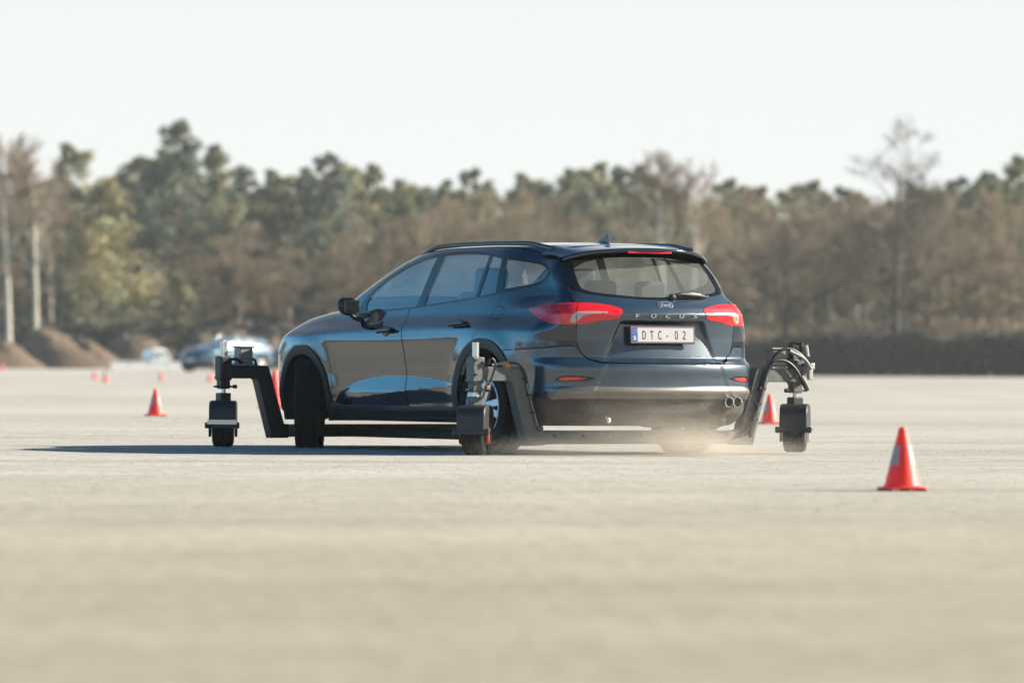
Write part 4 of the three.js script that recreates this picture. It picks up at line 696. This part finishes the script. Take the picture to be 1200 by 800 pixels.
function bareParts(seed, H, { split = 0.3, wide = 0.62, len = 1, tone = [0.76, 0.68, 0.53], twigs = 1, fine = 0.0095, droop = 0, birch = false, stout = 0.012 } = {}) {
  const rnd = random(seed), limbs = [], P = [], N = [], C = [], I = [];
  const twig = (a, b, r, c) => {                              // a thin three-sided stick
    const d = b.clone().sub(a), u = new THREE.Vector3(d.y, -d.x, 0.3).cross(d).normalize(), v = u.clone().cross(d).normalize(), o = P.length / 3;
    for (const [p, q] of [[a, r], [b, r * 0.45]]) for (let k = 0; k < 3; k++) { const t = (k * 2 * Math.PI) / 3, n = u.clone().multiplyScalar(Math.cos(t)).addScaledVector(v, Math.sin(t)); P.push(p.x + n.x * q, p.y + n.y * q, p.z + n.z * q); N.push(n.x, n.y, n.z); C.push(...c); }
    for (let k = 0; k < 3; k++) { const m = (k + 1) % 3; I.push(o + k, o + m, o + 3 + m, o + k, o + 3 + m, o + 3 + k); }
  };
  const grow = (p, dir, len, r, depth) => {
    const mid = p.clone().addScaledVector(dir, len * 0.5), d2 = dir.clone().add(new THREE.Vector3((rnd() - 0.5) * 0.5, (rnd() - 0.4) * 0.35 - (depth > 2 ? droop : 0), (rnd() - 0.5) * 0.5)).normalize(), end = mid.clone().addScaledVector(d2, len * 0.5);
    if (depth < 2) limbs.push(taper([p.toArray(), mid.toArray(), end.toArray()], r, r * 0.55, 6));
    else { const t = 0.75 + 0.5 * rnd(), c = tone.map((q) => q * t); twig(p, mid, Math.max(r, fine), c); twig(mid, end, Math.max(r * 0.7, fine * 0.85), c); }
    if (depth > 4) return;
    const n = depth === 0 ? 4 : depth < 3 ? 4 : Math.round(4 * twigs);
    for (let i = 0; i < n; i++) {
      const t = 0.3 + 0.7 * ((i + rnd()) / n), from = t < 0.5 ? p.clone().lerp(mid, t * 2) : mid.clone().lerp(end, t * 2 - 1), a = rnd() * 6.283, s = wide * (0.5 + 0.7 * rnd());
      grow(from, d2.clone().add(new THREE.Vector3(Math.cos(a) * s * 1.2, 0.2 - (depth > 1 ? droop : 0), Math.sin(a) * s * 1.2)).normalize(), len * (0.48 + 0.22 * rnd()), r * 0.5, depth + 1);
    }
  };
  const lean = [(rnd() - 0.5) * 0.6, (rnd() - 0.5) * 0.6], top = new THREE.Vector3(lean[0], H * 0.72, lean[1]), r0 = birch ? H * 0.016 : H * stout;
  limbs.push(taper([[0, -0.3, 0], [lean[0] * 0.1, H * 0.3, lean[1] * 0.2], [lean[0], H * 0.72, lean[1]], [lean[0] * 1.3, H * 0.9, lean[1] * 1.2]], r0, r0 * 0.2));
  const main = Math.round(H * 0.9);
  for (let i = 0; i < main; i++) { const t = split + (0.95 - split) * ((i + rnd()) / main), a = rnd() * 6.283, s = wide * (1.1 - 0.5 * t); grow(new THREE.Vector3(lean[0] * t, H * 0.9 * t, lean[1] * t), new THREE.Vector3(Math.cos(a) * s, 0.55 + 0.3 * rnd(), Math.sin(a) * s).normalize(), len * H * (0.3 - 0.17 * t) * (0.8 + 0.4 * rnd()), r0 * 0.42 * (1.15 - t), 1); }
  const g = new THREE.BufferGeometry(); g.setAttribute('position', new THREE.Float32BufferAttribute(P, 3)); g.setAttribute('normal', new THREE.Float32BufferAttribute(N, 3)); g.setAttribute('color', new THREE.Float32BufferAttribute(C, 3)); g.setIndex(I);
  return [join(limbs), g];
}
const kinds = {
  pine: [[11, 13, { low: 0.03 }], [12, 12, { low: 0.02, spread: 0.26, base: [0.29, 0.28, 0.16] }], [13, 14, { low: 0.15, spread: 0.22, base: [0.19, 0.22, 0.15] }]].map(([s, h, o]) => [h, ...pineParts(s, h, o), pineBark]),
  young: [[21, 11, { low: 0.05, spread: 0.3, base: [0.4, 0.37, 0.2], top: 0.2, dense: 1.25 }], [22, 6, { low: 0.03, spread: 0.3, base: [0.32, 0.31, 0.17], top: 0.2 }]].map(([s, h, o]) => [h, ...pineParts(s, h, o), pineBark]),
  bare: [[31, 11, {}], [32, 12, { wide: 0.75 }], [33, 10, { tone: [0.8, 0.7, 0.55], split: 0.15 }]].map(([s, h, o]) => [h, ...bareParts(s, h, o), greyBark]),
  oak: [[41, 14.5, { wide: 0.8, tone: [0.32, 0.28, 0.23], split: 0.2, len: 1.3, fine: 0.013, stout: 0.024 }]].map(([s, h, o]) => [h, ...bareParts(s, h, o), std(lin(0.045, 0.038, 0.032), 0.9, { map: bark })]),
  birch: [[51, 13, { birch: true, fine: 0.014, wide: 0.42, tone: [0.72, 0.62, 0.5], split: 0.5, droop: 0.12 }], [52, 12, { birch: true, fine: 0.014, wide: 0.5, tone: [0.74, 0.64, 0.52], split: 0.45, droop: 0.1 }]].map(([s, h, o]) => [h, ...bareParts(s, h, o), birchBark]),
  bush: [[71, 4, { low: 0.0, spread: 0.42, base: [0.05, 0.062, 0.045], top: 0.2, dense: 1.4 }]].map(([s, h, o]) => [h, ...pineParts(s, h, o), pineBark]),
  shrub: [[61, 3.4, { split: 0.03, wide: 0.95, tone: [0.66, 0.57, 0.42] }], [62, 2.8, { split: 0.02, wide: 1.1, tone: [0.7, 0.6, 0.44] }]].map(([s, h, o]) => [h, ...bareParts(s, h, o), greyBark]),
};
const groundAt = (x, z) => { const r = Math.hypot(x, z); return r < 338 ? rise(x, z) : r < 349 ? ((r - 338) / 11) * 2.5 : 2.6 + Math.min(3, (r - 349) * 0.012); };
const nameOfKind = { pine: 'pine_tree', young: 'young_pine', bare: 'bare_tree', oak: 'oak_tree', birch: 'birch_tree', shrub: 'bare_shrub', bush: 'dark_bush' };
function tree(kind, v, label, u, top, d, grp, turn = 0, lean = 0) {   // u, top: where it stands across the view and how high it reaches, from the distance d
  const [, trunkG, crownG, barkM] = kinds[kind][v % kinds[kind].length], h = (crownG.boundingBox ?? (crownG.computeBoundingBox(), crownG.boundingBox)).max.y, x = ((u - 600) / 6600) * d, z = -d, y = groundAt(x, z), H = ((427 - top) / 6600) * d + 0.635 - y;
  const o = thing(nameOfKind[kind], label, kind === 'shrub' || kind === 'bush' ? 'bush' : 'tree', grp);
  mesh('trunk', trunkG, barkM, o); mesh('crown', crownG, kind === 'pine' || kind === 'young' || kind === 'bush' ? needle : twigMat, o);
  o.position.set(x, y - 0.1, z); o.rotation.set(0, turn, lean); const k = H / h; o.scale.set(k * 0.5 + 0.5, k, k * 0.5 + 0.5);
  return o;
}
// trees that can be told apart
tree('birch', 0, 'tall birch with pale trunk, leftmost of the two birches above the first mound', 10, 152, 340.5, 'pale birches', 0.4, 0.012);
tree('birch', 1, 'slender birch with pale trunk, right one of the two above the first mound', 42, 172, 341, 'pale birches', 2.2, 0.0);
tree('young', 0, 'broad olive green pine with branches down to the mounds, the nearest pine on the left', 125, 205, 346, null, 1.1);
tree('young', 1, 'small bushy green pine between the mounds and the far blue car', 212, 318, 347, null, 2.3);
tree('pine', 2, 'tallest pine in the left half, its flat top rising above the other trees', 206, 138, 372, null, 0.7);
tree('pine', 0, 'dark pine just right of the tallest pine, a little lower', 246, 168, 378, null, 2.4);
tree('pine', 1, 'dark pine behind the two birches on the left', 78, 168, 380, null, 3.1);
tree('oak', 0, 'large bare tree with dark trunk and wide fine crown, right of the car', 1050, 126, 342, null, 0.9);
tree('oak', 0, 'dark bare tree standing just right of the tail of the car', 922, 206, 342.5, null, 1.9);
tree('birch', 0, 'pale leaning birch trunk above the car roof, left one of two', 778, 170, 347, 'pale birches', 1.4, 0.09);
tree('birch', 1, 'pale birch right of the leaning birch, above the tail of the car', 812, 184, 346, 'pale birches', 4.0, -0.01);
tree('pine', 0, 'dark pine at the right edge of the picture', 1196, 176, 366, null, 5.0);
tree('young', 1, 'small green pine by the hedge at the right edge', 1190, 372, 350, null, 1.0);
// the front ranks of the wood: individuals that nothing tells apart share a label
{
  const rnd = random(77);
  for (const [u, top, v] of [[262, 236, 1], [300, 244, 0], [325, 250, 1], [405, 246, 0], [500, 222, 2], [560, 220, 1], [865, 224, 0], [1085, 218, 1], [352, 238, 1], [380, 228, 2], [428, 236, 1], [232, 250, 0], [470, 226, 0], [20, 185, 0], [160, 180, 1], [185, 172, 0], [285, 190, 2], [318, 196, 1], [352, 192, 0], [388, 178, 2], [402, 186, 1], [438, 192, 0], [470, 206, 1], [553, 192, 2], [530, 205, 0], [612, 203, 1], [640, 208, 2], [672, 196, 0], [700, 188, 1], [728, 186, 2], [752, 192, 0], [985, 210, 2], [1130, 202, 2], [1160, 194, 0]]) tree('pine', v, 'dark green pine in the blurred wood across the field', u + (rnd() - 0.5) * 6, top + (rnd() - 0.3) * 8, 372 + rnd() * 26, 'dark pines of the far wood', rnd() * 6.28);
  for (const [u, top] of [[60, 205], [-10, 190], [278, 262], [335, 268], [395, 262], [455, 232], [488, 240], [515, 226], [545, 238], [575, 222], [600, 232], [632, 222], [662, 240], [690, 250], [725, 232], [755, 222], [840, 216], [862, 208], [890, 218], [948, 232], [975, 222], [1002, 216], [1028, 226], [1078, 212], [1102, 218], [1128, 208], [1150, 214], [1172, 206], [1210, 205], [850, 235], [878, 228], [905, 232], [935, 240], [962, 236], [990, 230], [1015, 240], [1062, 228], [1092, 232], [1115, 226], [1142, 230], [1185, 222], [415, 242], [500, 225], [560, 216], [585, 226], [620, 214], [650, 228], [100, 250]]) tree('bare', Math.floor(rnd() * 3), 'bare brown tree in the blurred front rank of the wood', u + (rnd() - 0.5) * 8, top + (rnd() - 0.5) * 10, 351 + rnd() * 16, 'bare brown trees of the far wood', rnd() * 6.28);
  for (let i = 0; i < 16; i++) tree('bush', i, 'dark green bush between and behind the earth mounds', 8 + i * 21 + rnd() * 10, 372 + rnd() * 14, 340 + rnd() * 6, 'dark bushes behind the earth mounds', rnd() * 6.28);
  for (let i = 0; i < 30; i++) tree('shrub', i, 'low bare brown shrub along the foot of the wood', 175 + i * 35 + rnd() * 16, 330 + rnd() * 28, 346 + rnd() * 6, 'bare shrubs along the foot of the wood', rnd() * 6.28);
}
// behind them the wood reads as one mass; it goes on all round the field
{
  const rnd = random(5), D = new THREE.Object3D(), spots = { pine: [], bare: [] };
  for (let i = 0; i < 190; i++) { const d = 392 + rnd() * 60, u = -60 + rnd() * 1320; spots[rnd() < 0.42 ? 'pine' : 'bare'].push([((u - 600) / 6600) * d, -d, 0.78 + 0.14 * rnd()]); }
  for (let i = 0; i < 1100; i++) { const a = rnd() * Math.PI * 2, d = 352 + rnd() * 60; if (Math.abs(Math.atan2(Math.sin(a), -Math.cos(a) * -1)) < 0) continue; const x = Math.sin(a) * d, z = Math.cos(a) * d; if (z < 0 && Math.abs(x / z) < 0.115) continue; spots[rnd() < 0.55 ? 'pine' : 'bare'].push([x, z, 0.75 + 0.35 * rnd()]); }
  for (const kind of ['pine', 'bare']) for (let part = 0; part < 2; part++) {
    const list = spots[kind], [, trunkG, crownG, barkM] = kinds[kind][kind === 'pine' ? 1 : 2], im = new THREE.InstancedMesh(part ? crownG : trunkG, part ? (kind === 'pine' ? needle : twigMat) : barkM, list.length), r2 = random(kind === 'pine' ? 3 : 4);
    list.forEach(([x, z, s], i) => { D.position.set(x, groundAt(x, z) - 0.2, z); D.rotation.y = r2() * 6.28; D.scale.setScalar(s); D.updateMatrix(); im.setMatrixAt(i, D.matrix); });
    im.name = numbered(part ? (kind === 'pine' ? 'forest_needles' : 'forest_twigs') : kind === 'pine' ? 'forest_pine_trunks' : 'forest_bare_trunks'); im.castShadow = im.receiveShadow = true; scene.add(im); tag(im, null, null, null, 'stuff');
  }
}
// undergrowth between the trunks: brush that nobody could count
{
  const rnd = random(19), D = new THREE.Object3D(), list = [];
  for (let i = 0; i < 380; i++) { const d = i < 170 ? 346.5 + rnd() * 9 : 356 + rnd() * 55, u = (i < 170 ? 200 : -80) + rnd() * (i < 170 ? 1080 : 1360); list.push([((u - 600) / 6600) * d, -d, 0.9 + 0.9 * rnd()]); }
  for (let i = 0; i < 700; i++) { const a = rnd() * Math.PI * 2, d = 352 + rnd() * 30, x = Math.sin(a) * d, z = Math.cos(a) * d; if (z < 0 && Math.abs(x / z) < 0.115) continue; list.push([x, z, 1 + rnd()]); }
  const im = new THREE.InstancedMesh(kinds.shrub[0][2], twigMat, list.length);
  list.forEach(([x, z, s], i) => { D.position.set(x, groundAt(x, z) - 0.2, z); D.rotation.y = rnd() * 6.28; D.scale.set(s * 1.3, s, s * 1.3); D.updateMatrix(); im.setMatrixAt(i, D.matrix); });
  im.name = 'undergrowth'; im.castShadow = im.receiveShadow = true; scene.add(im); tag(im, null, null, null, 'stuff');
}
// dry grass on the bank behind the hedge, and at the foot of the wood
{
  const rnd = random(8), P = [], N = [], C = [], I = [];
  for (let i = 0; i < 15000; i++) {
    const u = 560 + rnd() * 740, d = 340 + rnd() * 12, x = ((u - 600) / 6600) * d, z = -d, y = groundAt(x, z) - 0.05, h = 0.5 + 0.6 * rnd(), a = rnd() * 6.28, w = 0.05 + 0.06 * rnd(), l = (rnd() - 0.5) * 0.5, t = 0.7 + 0.5 * rnd(), o = P.length / 3;
    P.push(x - Math.cos(a) * w, y, z - Math.sin(a) * w, x + Math.cos(a) * w, y, z + Math.sin(a) * w, x + l, y + h, z + (rnd() - 0.5) * 0.4);
    for (let k = 0; k < 3; k++) { N.push(-Math.sin(a), 0.3, Math.cos(a)); C.push(0.36 * t, 0.28 * t, 0.19 * t); } I.push(o, o + 1, o + 2);
  }
  const g = new THREE.BufferGeometry(); g.setAttribute('position', new THREE.Float32BufferAttribute(P, 3)); g.setAttribute('normal', new THREE.Float32BufferAttribute(N, 3)); g.setAttribute('color', new THREE.Float32BufferAttribute(C, 3)); g.setIndex(I);
  tag(mesh('dry_grass', g, twigMat, scene), null, null, null, 'stuff');
}
// the dark hedge along the right half of the field's edge
{
  const rnd = random(9), L = new Leaves(), d = 334, h = thing('hedge', 'long dark evergreen hedge along the far edge of the asphalt, right of the car', 'hedge');
  for (let i = 0; i < 460; i++) {
    const u = 640 + (i / 460) * 760, x = ((u - 600) / 6600) * d, top = 1.75 + 1.1 * fbm(x / 2.6, 3, 4) + 0.2 * sstep(880, 1000, u) - 0.5 * sstep(930, 840, u);
    for (let k = 0; k < 5; k++) clump(L, x + (rnd() - 0.5) * 0.5, 0.02 + (top - 0.3) * ((k + rnd()) / 5), -d + (rnd() - 0.5) * 1.2, 0.5, 0.45, 22, 0.13, rnd, [0.008, 0.014, 0.01]);
  }
  mesh('hedge_leaves', L.geo(), needle, h);
  const core = []; for (let i = 0; i < 40; i++) { const u = 640 + (i / 40) * 760, x = ((u - 600) / 6600) * d; core.push(taper([[x, -0.1, -d], [x + 0.2, 0.9, -d], [x + 0.5, 1.9, -d + 0.2]], 0.05, 0.02, 5)); }
  mesh('hedge_stems', join(core), greyBark, h);
}
// white barriers and the cars at the far side
{
  const white = std(lin(0.5, 0.5, 0.48), 0.7);
  const prof = new THREE.Shape(); [[-0.22, 0], [0.22, 0], [0.2, 0.1], [0.09, 0.2], [0.07, 0.42], [-0.07, 0.42], [-0.09, 0.2], [-0.2, 0.1]].forEach(([x, y], i) => (i ? prof.lineTo(x, y) : prof.moveTo(x, y))); prof.closePath();
  const g = new THREE.ExtrudeGeometry(prof, { depth: 0.92, bevelEnabled: true, bevelThickness: 0.02, bevelSize: 0.015, bevelSegments: 2 }).rotateY(Math.PI / 2);
  for (let i = 0; i < 4; i++) { const b = mesh('white_barrier', g, white, scene); b.position.set(((132 + i * 21.5 - 600) / 6600) * 292, 0.25, -290 - i * 0.3); b.rotation.y = 0.3; tag(b, 'low white concrete barrier, ' + ['leftmost of the short row', 'second from the left in the short row', 'third from the left, before the white car', 'rightmost of the short row, beside the far blue car'][i], 'barrier', 'low white barriers in a row on the far asphalt'); }
  // a small white car, nose towards us
  const v = thing('white_car', 'small blurred white car seen end on behind the white barriers', 'car'), glass = phys(lin(0.25, 0.28, 0.28), 0.08, { clearcoat: 1, ior: 1.9 });
  const cs = new THREE.Shape(); [[-0.66, 0.25], [-0.72, 0.6], [-0.66, 0.9], [-0.5, 1.38], [-0.42, 1.45], [0.42, 1.45], [0.5, 1.38], [0.66, 0.9], [0.72, 0.6], [0.66, 0.25]].forEach(([x, y], i) => (i ? cs.lineTo(x, y) : cs.moveTo(x, y))); cs.closePath();
  const cab = new THREE.ExtrudeGeometry(cs, { depth: 2.6, bevelEnabled: true, bevelThickness: 0.14, bevelSize: 0.07, bevelSegments: 5 }).translate(0, 0, -2.6); { const p = cab.attributes.position; for (let i = 0; i < p.count; i++) { const y = p.getY(i), z = p.getZ(i); if (y > 0.88 && z > -1.3) p.setZ(i, z - (y - 0.88) * 0.75); } cab.computeVertexNormals(); }
  mesh('body', cab, phys(lin(0.78, 0.78, 0.76), 0.3, { clearcoat: 1 }), v);
  mesh('windscreen', box(1.0, 0.46, 0.03, 0, 0, 0, 0.012).rotateX(-0.64).translate(0, 1.14, 0.02), glass, v);
  mesh('grille', box(0.8, 0.14, 0.04, 0, 0.5, 0.15, 0.02), darkMetal, v);
  for (const s of [-1, 1]) { mesh('headlamp', new THREE.SphereGeometry(0.1, 16, 10).scale(1.1, 0.8, 0.4).translate(0.52 * s, 0.72, 0.13), phys(lin(0.6, 0.62, 0.62), 0.1), v); mesh('side_window', box(0.03, 0.36, 1.3, 0, 0, 0, 0.01).rotateZ(0.3 * s).translate(0.62 * s, 1.13, -1.25), glass, v); for (const z of [-0.45, -2.2]) mesh('wheel', new THREE.CylinderGeometry(0.29, 0.29, 0.18, 28).rotateZ(Math.PI / 2).translate(0.66 * s, 0.29, z), rubber, v); }
  v.position.set(((187 - 600) / 6600) * 305, 0.25, -305); v.rotation.y = 0.3; v.scale.setScalar(0.74);
  // two more blue cars, far off and blurred: the same estate, seen from the front
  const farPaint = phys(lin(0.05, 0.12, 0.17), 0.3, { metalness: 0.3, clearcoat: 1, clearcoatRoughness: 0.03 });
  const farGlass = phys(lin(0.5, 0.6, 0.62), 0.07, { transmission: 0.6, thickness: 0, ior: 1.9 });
  const far = (label, u, d, turn) => {
    const c = car.clone(); c.traverse((o) => { if (o.material === paint || o.material === paintDustGlare) o.material = farPaint; if (o.material === glassSide) o.material = farGlass; }); c.name = numbered('estate_car'); scene.add(c); tag(c, label, 'car', null);
    c.position.set(((u - 600) / 6600) * d, 0.25, -d); c.rotation.set(0, turn, 0);
  };
  far('blurred blue car far behind the front outrigger, nose to the left, its side windows glinting', 288, 240, rad(-128.6));
  far('blurred blue car farthest back, mostly hidden behind the front wing of the near car', 366, 268, rad(-124));
}
// dust thrown up behind the rear wheels: fine grains in the air, in loose little swirls
{
  const rnd = random(15), g1 = () => { let s = 0; for (let i = 0; i < 5; i++) s += rnd(); return (s - 2.5) * 0.95; }, list = [], swirls = [];
  for (let v = 0; v < 6; v++) {
    const pos = [];
    for (let k = 0; k < 90; k++) {
      const c = [g1() * 0.06, g1() * 0.04, g1() * 0.06], r = 0.00025 * (0.6 + 0.8 * rnd()), q = [[1, 1, 1], [-1, -1, 1], [-1, 1, -1], [1, -1, -1]].map((p) => p.map((e, i) => c[i] + e * r));
      for (const [i, j, l] of [[0, 1, 2], [0, 3, 1], [0, 2, 3], [1, 3, 2]]) pos.push(...q[i], ...q[j], ...q[l]);
    }
    const g = new THREE.BufferGeometry(); g.setAttribute('position', new THREE.Float32BufferAttribute(pos, 3)); g.computeVertexNormals(); swirls.push(g);
  }
  const puff = (n, x, y, z, sx, sy, sz) => { for (let i = 0; i < n; i++) { const q = [x + g1() * sx, y + Math.abs(g1()) * sy, z + g1() * sz]; if (q[1] > 0.015) list.push(q); } };
  puff(4200, -1.3, 0.0, 0.05, 0.32, 0.15, 0.26); puff(6500, -1.25, 0.02, -0.15, 0.42, 0.32, 0.62); puff(2200, -0.9, 0.0, -0.85, 0.5, 0.08, 0.5); puff(2200, -1.4, 0.0, 0.5, 0.5, 0.06, 0.55);
  const mat = std(lin(0.78, 0.7, 0.59), 1), D = new THREE.Object3D();
  swirls.forEach((g, v) => {
    const mine = list.filter((_, i) => i % swirls.length === v), im = new THREE.InstancedMesh(g, mat, mine.length);
    mine.forEach(([x, y, z], i) => { D.position.set(x, y, z).applyAxisAngle(new THREE.Vector3(0, 1, 0), carAt.turn).add(new THREE.Vector3(carAt.x, 0, carAt.z)); D.rotation.set(rnd() * 6, rnd() * 6, 0); D.scale.setScalar(0.8 + rnd() * 0.5); D.updateMatrix(); im.setMatrixAt(i, D.matrix); });
    im.name = numbered('dust'); im.castShadow = im.receiveShadow = true; scene.add(im); tag(im, null, null, null, 'stuff');
  });
}
renderer.render(scene, camera);
